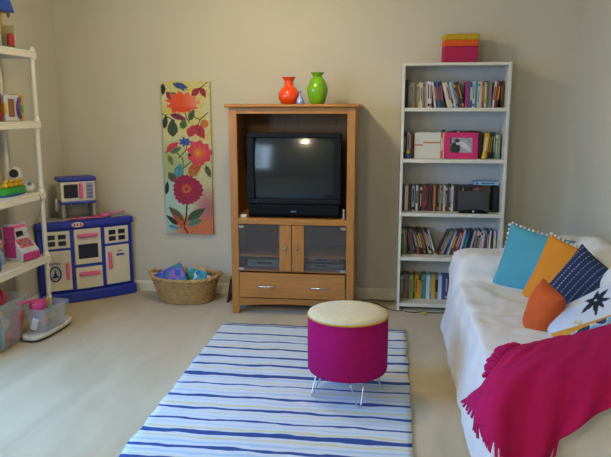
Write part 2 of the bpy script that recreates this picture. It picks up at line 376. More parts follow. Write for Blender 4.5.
vase('vase', 'tiny pale blue bud vase between orange and green vases', -.655, 4.72, vp(smooth_prof([(.027, 0), (.028, .015), (.020, .038), (.010, .062), (.0095, .082), (.013, .093)]), .003), '7d99cf')

# ------------------------------------------------------------ patterned surfaces drawn from shapes
def ell(u, v, cx, cy, a, b_, ang=0):
    dx, dy = u-cx, v-cy; c, s = math.cos(ang), math.sin(ang); x, y = dx*c+dy*s, -dx*s+dy*c
    return (x/a)**2+(y/b_)**2
def leaf(u, v, x0, y0, x1, y1, w):
    dx, dy = x1-x0, y1-y0; L = math.hypot(dx, dy); t = ((u-x0)*dx+(v-y0)*dy)/L/L
    if t < 0 or t > 1: return False
    d_ = abs((u-x0)*dy-(v-y0)*dx)/L
    return d_ < w*math.sin(math.pi*t**.8)
def mixc(a, b_, t): return tuple(x*(1-t)+y*t for x, y in zip(a, b_))
def hexf(h): return tuple(int(h[i:i+2], 16)/255 for i in (0, 2, 4))
def colour_attr(me, fn):
    at = me.color_attributes.new('pattern', 'FLOAT_COLOR', 'POINT')
    for i, v in enumerate(me.vertices): at.data[i].color = (*lin(fn(v.co)), 1)

# ---- floral canvas (0.40 x 1.23 m); u across 0..48, v down 0..152
def seg(u, v, pts, w):
    for (a, b_), (c, d_) in zip(pts, pts[1:]):
        L2 = (c-a)**2+(d_-b_)**2; t = max(0, min(1, ((u-a)*(c-a)+(v-b_)*(d_-b_))/L2))
        if math.hypot(u-a-(c-a)*t, v-b_-(d_-b_)*t) < w: return True
    return False
def petal_flower(u, v, cx, cy, r, n, amp, ph=0, sq=1):
    dx, dy = u-cx, (v-cy)/sq; a = math.atan2(dy, dx); return math.hypot(dx, dy)/(r*(1+amp*math.cos(n*a+ph)+.05*math.cos(3*a)))
def paint(u, v):
    n0 = noise.noise((u*.12, v*.12, 3.1)); n1_ = noise.noise((u*.5, v*.5, 7))
    c = hexf('c2bd86')
    if v < 70: c = mixc(hexf('c9bc62'), hexf('c6c294'), min(1, max(0, .45+n0*1.2+v/150)))
    if 50 < v < 105: c = mixc(c, hexf('9dac74'), max(0, min(1, 1.4-abs(v-80)/22-u/36)))
    if v > 88: c = mixc(c, hexf('a3bfb4'), max(0, min(1, (v-88)/14))*max(0, min(1, 1.3-u/32)))
    if v > 100: c = mixc(c, hexf('a8686a'), max(0, min(1, (v-100)/22))*max(0, min(1, (u-26)/14)))
    if v > 132: c = mixc(c, hexf('bf6e4a'), max(0, min(1, (v-130)/8))*max(0, min(1, (u-4)/14)))
    c = tuple(max(0, x*(1+.10*n1_)) for x in c)
    G = hexf('3f5138'); D = hexf('23301f')
    def st(pts, w=.45, col='2f2d1c'):
        nonlocal c
        if seg(u, v, pts, w): c = hexf(col)
    def lf(x0, y0, x1, y1, w, col):
        nonlocal c
        if leaf(u, v, x0, y0, x1, y1, w):
            c = tuple(x*(1+.2*n1_) for x in hexf(col))
            if leaf(u, v, x0, y0, x1, y1, .35): c = mixc(c, (0, 0, 0), .3)
    st([(22, 26), (24, 34), (27, 40)]); st([(0, 31), (6, 35), (12, 38)]); st([(46, 30), (38, 37), (32, 48)]); st([(38, 37), (30, 34)]); st([(40, 38), (40, 46)])
    st([(2, 70), (10, 67), (19, 75), (20, 85), (16, 92)]); st([(24, 58), (23, 67), (15, 75)]); st([(24, 40), (16, 36)]); st([(20, 85), (28, 78)]); st([(12, 2), (20, 4), (26, 8)])
    lf(2, 2, 1.5, 14, 2.6, '23281c'); lf(5, 10, 12, 19, 3, '7a2f4f'); lf(8, 12, 18, 15, 2.8, '4b6b34'); lf(12, 3, 27, 6, 3, '2a4d88'); lf(15, 1, 24, 10, 2, '35598f')
    lf(30, 14, 39, 6, 3.2, '9c2c3d'); lf(39, 6, 44, 16, 3, '9c2c3d'); st([(38, 7), (46, 1)])
    q = petal_flower(u, v, 21, 21, 15.5, 11, .13, .5, .66)+.12*n1_
    if q < 1 and v < 30: c = mixc(hexf('d8502c'), hexf('dd8a72'), max(0, min(1, (u-20)/16+.25*n1_)))
    if q < 1 and v > 25 and v < 29: c = mixc(c, hexf('cf3f22'), .6)
    lf(8, 32, 25, 37, 3, '7c2a4e'); lf(27, 38, 32, 27, 3.2, '47593a'); lf(1.5, 46, 4, 32, 2.8, '2d3322'); lf(10, 54, 10, 36, 5.3, '3c4c35'); lf(19, 46, 23, 37, 3.6, '4c6538')
    lf(26, 54, 32, 42, 4.6, 'b83a45'); lf(33, 42, 42, 56, 5, 'a93041')
    if ell(u, v, 42, 41, 4.2, 4) < 1: c = mixc(hexf('c58a2c'), hexf('b5582c'), .5+.5*n1_)
    lf(3, 69, 16, 59, 4, 'c23a50'); lf(7, 70, 19, 64, 2.8, '54724a')
    q = petal_flower(u, v, 22, 59, 5.6, 7, .22, 0, .7)
    if q < 1: c = hexf('33529c')
    q = petal_flower(u, v, 36, 70, 12, 9, .09, .7)
    if q < 1: c = mixc(hexf('d8604f'), hexf('c2334d'), max(0, min(1, q*1.1-.2+.6*n1_)))
    q2 = petal_flower(u, v, 35, 70, 4.6, 7, .12)
    if q2 < 1: c = mixc(hexf('d8a02e'), hexf('cd5b24'), q2)
    if ell(u, v, 26, 72, 2, 1.2) < 1: c = hexf('30301c')
    lf(5, 72, 9, 83, 2.7, '6d7a3e')
    lf(13, 96, 17, 80, 5.2, '4d8d92')
    lf(4, 90, 13, 100, 4, '5b5336'); lf(24, 90, 38, 82, 5.2, 'b5572a'); lf(24, 88, 34, 92, 4, 'a4702f'); lf(42, 82, 47, 95, 2.8, '4d5a3c'); lf(1, 112, 3, 98, 2.4, '26301f')
    q = petal_flower(u, v, 23, 107, 15, 20, .045)
    st([(22, 120), (21, 134), (18, 145), (22, 151)], .8, '2a2a1c'); st([(21, 138), (14, 146)], .5)
    if q < 1: c = mixc(hexf('a62748'), hexf('8c1f3f'), max(0, min(1, .5+n1_+.4*math.sin(20*math.atan2(v-107, u-23)))))
    q2 = petal_flower(u, v, 22, 106, 5, 8, .1)
    if q2 < 1: c = mixc(hexf('c77a2c'), hexf('b03a30'), q2**2)
    if ell(u, v, 22, 106, 1.8, 1.8) < 1: c = hexf('7c2d22')
    lf(18, 140, 3, 124, 4.2, '62593a'); lf(22, 138, 41, 125, 4.4, '43563c'); lf(22, 143, 38, 137, 3.4, '5d8060'); lf(18, 146, 7, 132, 3, 'c1592f'); lf(12, 143, 0, 133, 2.6, '26302a'); lf(2, 144, 14, 147, 2.4, '4d96a0')
    return tuple(max(0, min(1, x)) for x in c)
def grid_panel(nx, nz, w_, h, thick):
    """front face grid at y=0 in x,z plus a solid back"""
    bm = bmesh.new(); g = [[bm.verts.new((-w_/2+w_*i/nx, 0, h*j/nz)) for i in range(nx+1)] for j in range(nz+1)]
    for j in range(nz):
        for i in range(nx): bm.faces.new((g[j][i], g[j][i+1], g[j+1][i+1], g[j+1][i]))
    r = bmesh.ops.extrude_face_region(bm, geom=bm.faces[:])
    for v in [x for x in r['geom'] if isinstance(x, bmesh.types.BMVert)]: v.co.y += thick
    m_ = MB(); m_.bm.free(); m_.bm = bm; return m_
pic = grid_panel(110, 330, .398, 1.232, .03).build('canvas_painting', vcol_mat('canvas_paint', .8, .15, 500), loc=(-1.634, 5.118, .508))
colour_attr(pic.data, lambda co: paint((co.x/.398+.5)*48, (1-co.z/1.232)*152))
tag(pic, 'tall narrow canvas painting of red and coral flowers with leaves on back wall', 'painting')

# ------------------------------------------------------------ bookcase
wl = mat('white_laminate', 'd6d2c2', .5)
bk = thing('bookcase', 'tall white five-shelf bookcase against back wall beside the sofa', 'bookcase', (.4525, 4.863, 0))
BW = .382
for sx in (-1, 1): MB().box(min(sx*BW, sx*(BW-.02)), max(sx*BW, sx*(BW-.02)), 0, .27, 0, 1.85).build('side_panel', wl, bk, .001)
MB().box(-BW+.02, BW-.02, .262, .268, .03, 1.83).build('back_panel', mat('white_backing', 'c3c3bf', .6), bk)
MB().box(-BW+.02, BW-.02, .001, .262, 1.828, 1.848).build('top_panel', wl, bk, .001)
SH = [1.530, 1.158, .757, .418, .056]
for z in SH: MB().box(-BW+.02, BW-.02, .003, .262, z-.026, z).build('shelf', wl, bk, .001)
SX0, SW = .0925, .72

COL = {'dark brown': '352722', 'grey': '7d7a74', 'tan': 'a08a66', 'beige': 'b8ab8e', 'cream': 'd2c7a2', 'white': 'd0cdc6', 'pinkish': 'c5a3a0', 'navy': '1d2a52', 'blue': '35588f', 'pale blue': '8fa9c2',
       'magenta': 'a32a70', 'purple': '65407f', 'red': '9c2a2c', 'lime green': '93a93a', 'black': '17171a', 'brown': '5a3a28', 'maroon': '55202a', 'dark green': '26402f', 'orange': 'c06a22', 'yellow': 'c9a01c',
       'pale green': '6f8f76', 'teal': '3a8387', 'olive': '85852c', 'green': '3c6b3a', 'lilac': '7d7396', 'charcoal': '2c2c30'}
ORD = 'first second third fourth fifth sixth seventh eighth ninth tenth eleventh twelfth thirteenth fourteenth fifteenth sixteenth seventeenth eighteenth nineteenth twentieth'.split()
def ordn(i):
    if i < 20: return ORD[i]
    t = ['twenty', 'thirty', 'forty'][(i+1)//10-2]; u = (i+1) % 10
    return {'twenty': 'twentieth', 'thirty': 'thirtieth', 'forty': 'fortieth'}[t] if u == 0 else t+'-'+ORD[u-1]
paper = mat('page_edges', 'c9c1a8', .9)
accents_dark = ['maroon', 'grey', 'navy', 'dark brown', 'tan', 'red', 'blue', 'charcoal']
accents = ['white', 'yellow', 'red', 'pale blue', 'black', 'orange', 'cream', 'teal']
def book_mesh(name, w_, h, dp, col, acc, style, loc, lean, parent=None):
    m_ = MB(); t = min(.0025, w_*.2)
    if name in ('disc_case', 'video_case'):
        m_.box(0, w_, 0, dp, 0, h, 0)
    else:
        m_.box(0, w_, 0, t, 0, h, 0).box(0, t, t, dp, 0, h, 0).box(w_-t, w_, t, dp, 0, h, 0).box(t, w_-t, t, dp-.004, .004, h-.004, 2)
    e = .0006
    if style == 0: m_.box(w_*.15, w_*.85, -e, 0, h*.30, h*.80, 1)
    elif style == 1: m_.box(w_*.05, w_*.95, -e, 0, h*.82, h*.93, 1).box(w_*.3, w_*.6, -e, 0, h*.2, h*.7, 1)
    elif style == 2: m_.box(w_*.05, w_*.95, -e, 0, h*.05, h*.16, 1).box(w_*.25, w_*.7, -e, 0, h*.35, h*.9, 1)
    elif style == 3: m_.box(w_*.3, w_*.62, -e, 0, h*.25, h*.85, 1)
    return m_.build(name, [mat('cover_'+col, COL[col], .45), mat('cover_'+acc, COL[acc], .45), paper], loc=loc, rot=(0, lean, 0), bevel=.0006, seg=1)
def row(shelf_i, shelf_name, items, kind, group, depth, hbase, hvar, y0=4.895, names=('book', 'book'), avoid=()):
    """items: (x fraction of pivot, width, lean deg, colour[, height])"""
    rnd = random.Random(shelf_i*13+5); z = SH[shelf_i]
    for i, it in enumerate(items):
        fx, w_, ln, col = it[:4]; h = it[4] if len(it) > 4 else hbase*(1+hvar*(rnd.random()-.5))
        a = R(ln); x = SX0+fx*SW
        acc = rnd.choice([c for c in (accents_dark if shelf_i == 2 and rnd.random() < .75 else accents) if c != col]); st_ = rnd.choice((0, 1, 2, 3, 3, 4))
        if ln > 0: # pivot is lower right corner
            px_, pz_ = x+w_/math.cos(a)-w_*math.cos(a), w_*math.sin(a)
        else: px_, pz_ = x, 0
        y = y0+rnd.random()*.008
        o = book_mesh(kind, w_, h, depth, col, acc, st_, (px_, y, z+pz_+.0004), a)
        lean_t = ' leaning right' if ln > 3 else (' leaning left' if ln < -3 else '')
        thick = 'thick' if w_ > .022 else 'thin'
        tag(o, f'{thick} {col} {names[0]}{lean_t}, {ordn(i)} from left on {shelf_name} shelf', names[1], group)
def run(start, specs, lean=0, gap=.0006):
    """consecutive items: specs list of (width, colour[, height]); returns items and end fraction"""
    out = []; x = start*SW
    for s in specs:
        w_, col = s[0], s[1]; c = math.cos(R(lean))
        out.append((x/SW, w_, lean, col)+tuple(s[2:])); x += w_/c+gap
    return out, x/SW
def rc(names_, lo, hi, seed):
    r = random.Random(seed); return [(lo+(hi-lo)*r.random(), n) for n in names_]
# top shelf
it = []
a, e = run(.004, [(.024, 'dark brown', .205)]+rc(['grey', 'tan', 'beige', 'grey', 'tan', 'cream', 'cream', 'grey'], .011, .017, 1)); it += a
a, e = run(e+.009, rc(['pinkish', 'white', 'white'], .012, .016, 2), -2); it += a
a, e = run(e+.028, rc(['white', 'navy', 'blue', 'navy', 'charcoal'], .012, .016, 3), -8); it += a
a, e = run(e+.032, rc(['white', 'cream', 'white', 'black', 'white', 'pale blue', 'navy', 'charcoal', 'navy'], .011, .015, 4), -15); it += a
a, e2 = run(.610, rc(['magenta', 'purple', 'blue', 'white', 'teal', 'white', 'white', 'red', 'lime green', 'blue', 'grey'], .013, .018, 5), 0); it += a
a, e3 = run(e2+.006, rc(['white', 'red', 'black'], .011, .015, 6), 5); it += a
a, e4 = run(e3+.023, rc(['black', 'brown', 'tan', 'maroon', 'dark green'], .010, .0135, 7), 0)
it += [q for q in a if q[0]*SW+q[1] < SW-.002]
row(0, 'top bookcase', it, 'disc_case', 'film cases on top bookcase shelf', .135, .188, .06, 4.975, names=('film case', 'film case'))
# second shelf: white magazine set with orange bands in the middle
it = []
a, e = run(.004, [(.013, 'black'), (.011, 'navy'), (.014, 'white'), (.012, 'red'), (.016, 'brown')]); it += a
row(1, 'second bookcase', it, 'book', 'books at left end of second shelf', .15, .192, .04, 4.955, names=('book', 'book'))
z = SH[1]; x = SX0+.112*SW
for k in range(9):
    w_ = .0205; m_ = MB().box(0, w_, 0, .15, 0, .190+.002*(k % 3), 0); hb_ = .094 if k < 3 else .112
    m_.box(.0006, w_-.0006, -.0006, 0, hb_, hb_+.011, 1)
    o = m_.build('magazine_binder', [mat('cover_offwhite', 'd3d0c4', .5), mat('cover_orange', COL['orange'], .45)], loc=(x, 4.955, z+.0004), bevel=.0008, seg=1)
    tag(o, f'white spine with orange {"lower" if k < 3 else "raised"} band, {ordn(k)} from left in white set on second shelf', 'book', 'white banded volumes on second bookcase shelf')
    x += w_+.0007
for k, (w_, c) in enumerate(((.019, 'orange'), (.012, 'white'), (.018, 'orange'))):
    o = book_mesh('book', w_, .193, .15, c, 'cream' if c == 'orange' else 'orange', (0, 3, 1)[k], (x, 4.957, z+.0004), 0)
    tag(o, ['orange book right after the white banded set on second shelf', 'white book between two orange ones left of pink photo frame', 'orange book touching left edge of pink photo frame'][k], 'book', 'orange and white books on second bookcase shelf')
    x += w_+.001
it = []; e = (x-SX0)/SW+.003
a, e = run(e, rc(['black', 'charcoal', 'dark green', 'black', 'brown', 'white', 'black', 'dark green', 'charcoal', 'navy', 'black', 'charcoal', 'black'], .012, .016, 8)); it += a
a, e = run(max(e, .735), [(.016, 'dark brown'), (.014, 'black'), (.013, 'charcoal')]); it += a
a, e = run(e+.004, [(.034, 'yellow', .186)], 5); it += a
a, e = run(e+.006, [(.014, 'black', .19), (.012, 'charcoal', .19)], 4); it += a
a, e = run(e+.018, [(.016, 'dark green', .192), (.018, 'pale green', .185), (.015, 'pale green', .18)]); it += [q for q in a if q[0]*SW+q[1] < SW-.001]
row(1, 'second bookcase (right half)', it, 'book', 'books behind and right of pink frame', .135, .20, .05, y0=4.975, names=('book', 'book'))
# pink photo frame leaning on the books
fr = thing('photo_frame', 'hot pink photo frame with black and white portrait on second bookcase shelf', 'photo frame', (.513, 4.935, z+.001)); fr.scale = (1.03, 1, 1.06); fr.rotation_euler = (R(-5), 0, R(1))
b = MB(); FW, FH = .119, .182
b.box(-FW, FW, 0, .012, 0, .042).box(-FW, FW, 0, .012, FH-.036, FH).box(-FW, -.078, 0, .012, .042, FH-.036).box(.080, FW, 0, .012, .042, FH-.036)
b.build('frame', mat('pink_frame', 'cf1f6a', .45), fr, .002)
ph = grid_panel(60, 44, .158, .104, .003)
pho = ph.build('photograph', vcol_mat('photo_print', .35), fr, loc=(.001, .006, .042))
def photo(co):
    u, v = (co.x/.158+.5), co.z/.104; c = .62+.12*noise.noise((u*5, v*4, 2))
    if ell(u, v, .24, .28, .22, .42) < 1: c = .18+.1*noise.noise((u*9, v*9, 5))       # dark jacket
    if ell(u, v, .36, .68, .10, .17) < 1: c = .74                                     # face
    if ell(u, v, .32, .80, .12, .12) < 1: c = .16                                     # hair
    if leaf(u, v, .45, .75, .95, .05, .14): c = .80                                   # pale veil
    if u < .10 and v > .55: c = .35
    return (c, c, c*1.02)
colour_attr(pho.data, photo)
MB().box(-.008, .008, .010, .014, .02, .13).build('stand', tvb, fr)
def figurine(label, x, y, z_, s=1, body='2f5f9e', head='d9b52a'):
    t = thing('figurine', label, 'figurine', (x, y, z_))
    MB().lathe([(.016*s, 0), (.019*s, .01*s), (.017*s, .025*s), (.009*s, .036*s)], n=20).build('body', mat('figurine_'+body, body, .4), t, smooth=True)
    MB().ball((0, 0, .046*s), .015*s).build('head', mat('figurine_'+head, head, .4), t, smooth=True)
    for sx in (-1, 1): MB().ball((sx*.018*s, -.006*s, .022*s), .0065*s, sub=2).build('arm', mat('figurine_'+body, body, .4), t, smooth=True)
figurine('small toy figure with yellow head and blue body at left of second shelf', .128, 4.925, z+.0005, 1.05)
figurine('small yellow toy figure right of pink photo frame on second shelf', .680, 4.930, z+.0005, .95, 'c9a83a', 'd9b52a')
tag(MB().ball((0, 0, .010), .011, sc=(1.1, .9, .9)).build('pebble', mat('pebble_dark', '2b2a2a', .6), smooth=True, loc=(.385, 4.98, z+.1945)), 'tiny dark lump lying on top of the books left of pink frame', 'ornament')
# third shelf: film cases
it = []
a, e = run(.004, [(.016, 'charcoal'), (.026, 'white'), (.013, 'brown'), (.013, 'maroon'), (.02, 'pale blue'), (.009, 'black'), (.016, 'white')]+rc(['dark brown', 'black', 'brown', 'red', 'black', 'dark brown', 'maroon', 'charcoal', 'orange', 'black', 'black', 'tan', 'brown', 'cream', 'black', 'brown'], .012, .0165, 9)); it += a
a, e = run(e, [(.012, 'black', .202), (.017, 'cream', .195)]+rc(['charcoal', 'black', 'navy', 'black', 'charcoal', 'black', 'dark brown', 'black', 'black', 'charcoal', 'maroon', 'red', 'maroon', 'brown'], .013, .0165, 10)); it += a
it = [q for q in it if q[0]*SW+q[1] < SW-.052]; it.append(((SW-.048)/SW, .042, 0, 'black', .19))
row(2, 'third bookcase', it, 'disc_case', 'film cases on third bookcase shelf', .135, .193, .03, 4.975, names=('film case', 'film case'))
tag(MB().box(0, .18, 0, .12, 0, .026).box(.012, .03, -.0006, 0, .004, .022, 1).box(.05, .15, -.0006, 0, .008, .018, 1).build('flat_box', [mat('sky_box', '8fb6cf', .5), mat('cover_blue', COL['blue'], .45)], loc=(.625, 4.975, SH[2]+.2045), bevel=.001), 'pale blue and white flat box lying across film cases on third shelf', 'box')
dk = thing('docking_speaker', 'dark grey flat tabletop speaker with curved black base on third bookcase shelf', 'speaker', (.615, 4.895, SH[2]+.0005))
b = MB(); b.prism([(-.112, .022), (.112, .022), (.108, .168), (-.108, .168)], .0, .014, 'y'); o_ = b.build('speaker_grille', mat('speaker_cloth', '3f403e', .8, bump=.2, bscale=900), dk, .003)
arc = [(-.105, 0), (.105, 0), (.105, .012)]+[(.105-.21*i/12, .012+.02*math.sin(math.pi*i/12)) for i in range(1, 12)]+[(-.105, .012)]
MB().prism(arc, -.006, .012, 'y').build('base', mat('glossy_black', '0d0d0f', .15), dk, .002)
MB().tube([(0, -.0072, .016), (0, -.005, .016)], .0075, n=20).build('badge', mat('badge_white', 'c8c8c8', .4), dk, smooth=False)
# fourth shelf: leaning books
it = []
a, e = run(.008, [(.015, 'green'), (.010, 'lime green'), (.013, 'grey')], -1); it += a
a, e = run(e+.039, [(.012, 'charcoal'), (.012, 'blue'), (.012, 'grey')], -9); it += a
a, e = run(e+.024, [(.013, 'red'), (.009, 'maroon'), (.013, 'black'), (.014, 'black'), (.010, 'brown'), (.013, 'black')], -14); it += a
a, e = run(e+.011, [(.010, 'tan'), (.012, 'black'), (.014, 'charcoal'), (.011, 'white')], -16); it += a
a, e = run(.39, rc(['brown', 'grey', 'tan'], .010, .013, 11), 22); it += a
a, e = run(e+.022, rc(['blue', 'pale blue', 'dark green', 'red', 'maroon', 'red'], .011, .015, 12), 17); it += a
a, e = run(e+.023, rc(['white', 'navy', 'blue', 'black', 'navy', 'white'], .012, .015, 13), 12); it += a
a, e = run(e+.028, rc(['grey', 'white', 'black', 'white', 'pale blue', 'grey'], .012, .015, 14), 6); it += a
a, e = run(e+.015, rc(['navy', 'white', 'charcoal'], .013, .016, 15), 3); it += a
a, e = run(max(e+.016, .915), [(.016, 'white'), (.012, 'pinkish'), (.017, 'brown')], 0); it += [q for q in a if q[0]*SW+q[1] < SW-.004]
row(3, 'fourth bookcase', it, 'disc_case', 'film cases on fourth bookcase shelf', .135, .195, .03, 4.975, names=('film case', 'film case'))
# bottom shelf: children's video cases
it = []
a, e = run(.006, [(.022, 'olive'), (.018, 'grey'), (.014, 'lilac'), (.014, 'purple'), (.029, 'lime green'), (.012, 'black'), (.028, 'yellow'), (.02, 'yellow', .15), (.012, 'green'), (.026, 'teal'), (.026, 'white'), (.012, 'teal'), (.028, 'yellow'), (.024, 'lilac'), (.026, 'white'), (.026, 'blue'), (.02, 'purple'), (.026, 'red'), (.026, 'white'), (.026, 'blue')]); it += a
row(4, 'bottom bookcase', it, 'video_case', 'video cases on bottom bookcase shelf', .11, .192, .05, 5.00, names=('video case', 'video case'))

# storage box on top
sbx = thing('storage_box', 'felt box banded yellow, orange and raspberry on top of the bookcase', 'box', (.482, 4.90, 1.8505), R(3))
MB().prism([(-.118, 0), (.118, 0), (.122, .112), (-.118, .112)], 0, .17, 'y').build('body', mat('raspberry_felt', 'ad1f4b', .9, var=.1, vscale=50, bump=.3), sbx, .006)
MB().prism([(-.1182, .112), (.1222, .114), (.1235, .13), (.1235, .156), (-.1182, .154)], 0, .171, 'y').build('band', mat('orange_felt', 'd9551a', .9, var=.08, vscale=50, bump=.3), sbx, .003)
MB().prism([(-.121, .153), (.1255, .155), (.127, .198), (-.121, .198)], -.003, .174, 'y').build('lid', mat('yellow_felt', 'bf9a12', .9, var=.1, vscale=50, bump=.3), sbx, .012, seg=3)

# cables on the floor between cabinet and bookcase
cb = mat('cable_black', '1b1b1c', .5)
def cable(label, pts, r=.0035):
    tag(MB().tube(curve_pts(pts, 6), r, n=6).build('cable', cb, smooth=True), label, 'cable')
cable('black cable running along the baseboard between cabinet and bookcase', [(-.20, 5.05, .005), (-.12, 5.10, .005), (.0, 5.06, .005), (.06, 5.09, .005)])
cable('black cable looping forward from cabinet towards bookcase foot', [(-.21, 4.98, .005), (-.10, 5.01, .005), (-.02, 4.90, .005), (.06, 4.83, .005), (.12, 4.84, .005)])
cable('black cable trailing in front of the bookcase plinth', [(.13, 4.82, .005), (.20, 4.80, .005), (.27, 4.83, .005), (.35, 4.81, .005), (.45, 4.83, .005)])
tag(MB().ball((0, 0, .012), .014, sc=(1.6, 1, .8)).build('toy_scrap', mat('scrap_yellow', 'b9b03a', .6), smooth=True, loc=(.275, 4.77, .001)), 'small yellow scrap on carpet in front of bookcase', 'toy')

# black frame leaning between basket and cabinet
lf_ = thing('framed_picture', 'black framed picture leaning on left side of the oak cabinet', 'frame', (-1.262, 4.88, .001)); lf_.rotation_euler = (0, R(9), R(4))
MB().box(-.010, .0, 0, .20, 0, .012).box(-.010, .0, 0, .20, .188, .20).box(-.010, 0, 0, .012, .012, .188).box(-.010, 0, .188, .20, .012, .188).build('frame', mat('frame_black', '1e1f22', .4), lf_, .001)
MB().box(-.007, -.003, .012, .188, .012, .188).build('panel', mat('panel_grey', '474b50', .3), lf_)

# ------------------------------------------------------------ wicker basket with books
wick = mat('wicker', 'b9925a', .7, var=.22, vscale=30, bump=.4, bscale=120)
bx, by = -1.615, 4.905
bas = thing('wicker_basket', 'oval wicker basket full of picture books on carpet left of cabinet', 'basket', (bx, by, 0))
def bring(z, n=64, extra=0):
    t = z/.195; a = .205+.065*t+extra; b_ = .135+.045*t+extra
    return a, b_
bw = MB(); n = 72
for j in range(15):          # woven courses, alternating in and out
    z_ = .012+.183*j/14; a_, b_ = bring(z_)
    pts = []
    for i in range(n):
        th = 2*math.pi*i/n; o_ = .0035*(1 if (i//2+j) % 2 else -1)
        pts.append(((a_+o_)*math.cos(th), (b_+o_)*math.sin(th), z_))
    bw.tube(pts, .0063, n=6, closed=True)
bw.build('woven_wall', wick, bas, smooth=True)
sw = MB()
for i in range(36):
    th = 2*math.pi*i/36; a0, b0 = bring(0); a1, b1 = bring(.195)
    sw.tube([(a0*math.cos(th), b0*math.sin(th), .004), (a1*math.cos(th), b1*math.sin(th), .20)], .004, n=6)
sw.build('stakes', wick, bas, smooth=True)
MB().lathe([(.9, .004), (1, .004), (1, .012), (.9, .012)], sx=.205, sy=.135, n=48).build('bottom', wick, bas)
rim = []
for i in range(96):
    th = 2*math.pi*i/96; lift = .030*max(0, abs(math.cos(th))-.80)/.2; fl = .018*max(0, abs(math.cos(th))-.8)/.2
    rim.append(((.272+fl)*math.cos(th), .185*math.sin(th), .204+lift))
rr = MB()
for ph_ in (0, 1):
    rr.tube([(p[0]+.008*math.cos(i*.9+ph_*3.14)*math.cos(2*math.pi*i/96), p[1]+.008*math.cos(i*.9+ph_*3.14)*math.sin(2*math.pi*i/96), p[2]+.008*math.sin(i*.9+ph_*3.14)) for i, p in enumerate(rim)], .010, n=8, closed=True)
rr.build('rim', wick, bas, smooth=True)
# books in the basket
def kid_cover(seed, base, cols):
    def fn(co):
        u, v = co.x*20, co.z*20; c = hexf(base)
        for k, h in enumerate(cols):
            if noise.noise((u*.9+k*7.3+seed, v*.9, k*3.7)) > .16: c = hexf(h)
        return c
    return fn
def picbook(label, loc, rot, w_, h, t, base, cols, seed):
    o = grid_panel(40, 40, w_, h, .002); o = o.build('picture_book', vcol_mat('glossy_print', .35))
    e_ = bmesh.new(); e_.from_mesh(o.data)
    m_ = MB(); m_.bm.free(); m_.bm = e_
    def addbox(x0, x1, y0, y1, z0, z1, mi): m_.box(x0, x1, y0, y1, z0, z1, mi)
    addbox(-w_/2+.003, w_/2-.003, .002, t-.002, .003, h-.003, 1); addbox(-w_/2, w_/2, t-.002, t, 0, h, 0); addbox(-w_/2, -w_/2+.002, .002, t-.002, 0, h, 0)
    e_.to_mesh(o.data); e_.free(); o.data.materials.append(paper)
    colour_attr(o.data, kid_cover(seed, base, cols)); o.location = loc; o.rotation_euler = rot
    tag(o, label, 'book', 'picture books in the wicker basket'); return o
picbook('blue and purple picture book tilted in front inside wicker basket', (bx-.065, by-.095, .148), (R(-28), R(-26), R(8)), .22, .155, .024, '26379a', ['4f3a98', '2b4fb0', '23704e', '8c4f98'], 1)
picbook('turquoise picture book standing behind the blue one in wicker basket', (bx+.06, by-.02, .075), (R(-10), R(12), R(-12)), .16, .19, .018, '4a9fb5', ['c9d3d6', '3c8f6a', '2f6fae'], 5)
picbook('yellow and peach picture book upright at middle of wicker basket', (bx+.075, by+.045, .065), (R(-4), R(2), R(4)), .15, .20, .014, 'd6a24a', ['d9b58e', 'd8cf3c', '9db85c'], 9)
picbook('white and red picture book low at right in wicker basket', (bx+.16, by-.03, .12), (R(-35), R(14), R(-10)), .13, .11, .012, 'd5cfc9', ['b93a4c', 'c98aa0', '5a8f7a'], 12)
picbook('red patterned picture book low at left in wicker basket', (bx-.165, by-.01, .12), (R(-30), R(-10), R(12)), .13, .11, .012, 'b83a55', ['d9d0c4', '7a3f8c', 'c9a23c'], 15)
picbook('cream picture book standing at the rear of wicker basket', (bx-.05, by+.07, .06), (R(4), R(-3), R(3)), .17, .20, .014, 'd3cdb4', ['5f86ab', 'c7b06a'], 19)
picbook('green picture book lying flat deep at right in wicker basket', (bx+.10, by+.06, .09), (R(8), R(8), R(-4)), .15, .15, .012, '6f9a4e', ['d9d34a', 'b64a3a'], 23)

# ------------------------------------------------------------ toy kitchen across the corner
kp = mat('kitchen_blue', '2436a0', .35); kc = mat('kitchen_cream', 'd8d2bb', .5); kpk = mat('kitchen_pink', 'e0669a', .4); kdk = mat('kitchen_dark', '15181c', .3); kg = mat('kitchen_grey', '9a988e', .5)
kit = thing('toy_kitchen', 'blue and cream plastic toy kitchen with pink handles standing across the corner', 'toy kitchen', (-2.41, 4.855, 0), R(40))
def arc_front(w0, bulge, n=12, off=0): return [(-w0+2*w0*i/n, -bulge*(1-(2*i/n-1)**2)-off) for i in range(n+1)]
def wedge(w0, bulge, z0, z1, off=0, back=.20, m=None, name='x', bev=.01):
    pts = arc_front(w0, bulge, off=off)+[(w0, .03), (.13, back), (-.19, back), (-w0, .03)]
    return MB().prism(pts, z0, z1, 'z').build(name, m, kit, bev, seg=3)
wedge(.385, .035, 0, .085, .03, name='plinth', m=kp, bev=.014)
wedge(.372, .03, .085, .595, 0, name='body', m=kp)
wedge(.385, .035, .595, .655, .018, name='counter_front', m=kp, bev=.02)
wedge(.36, .02, .652, .662, -.03, name='counter_top', m=kg, bev=.004)
def fy(x): return -.03*(1-(x/.372)**2)
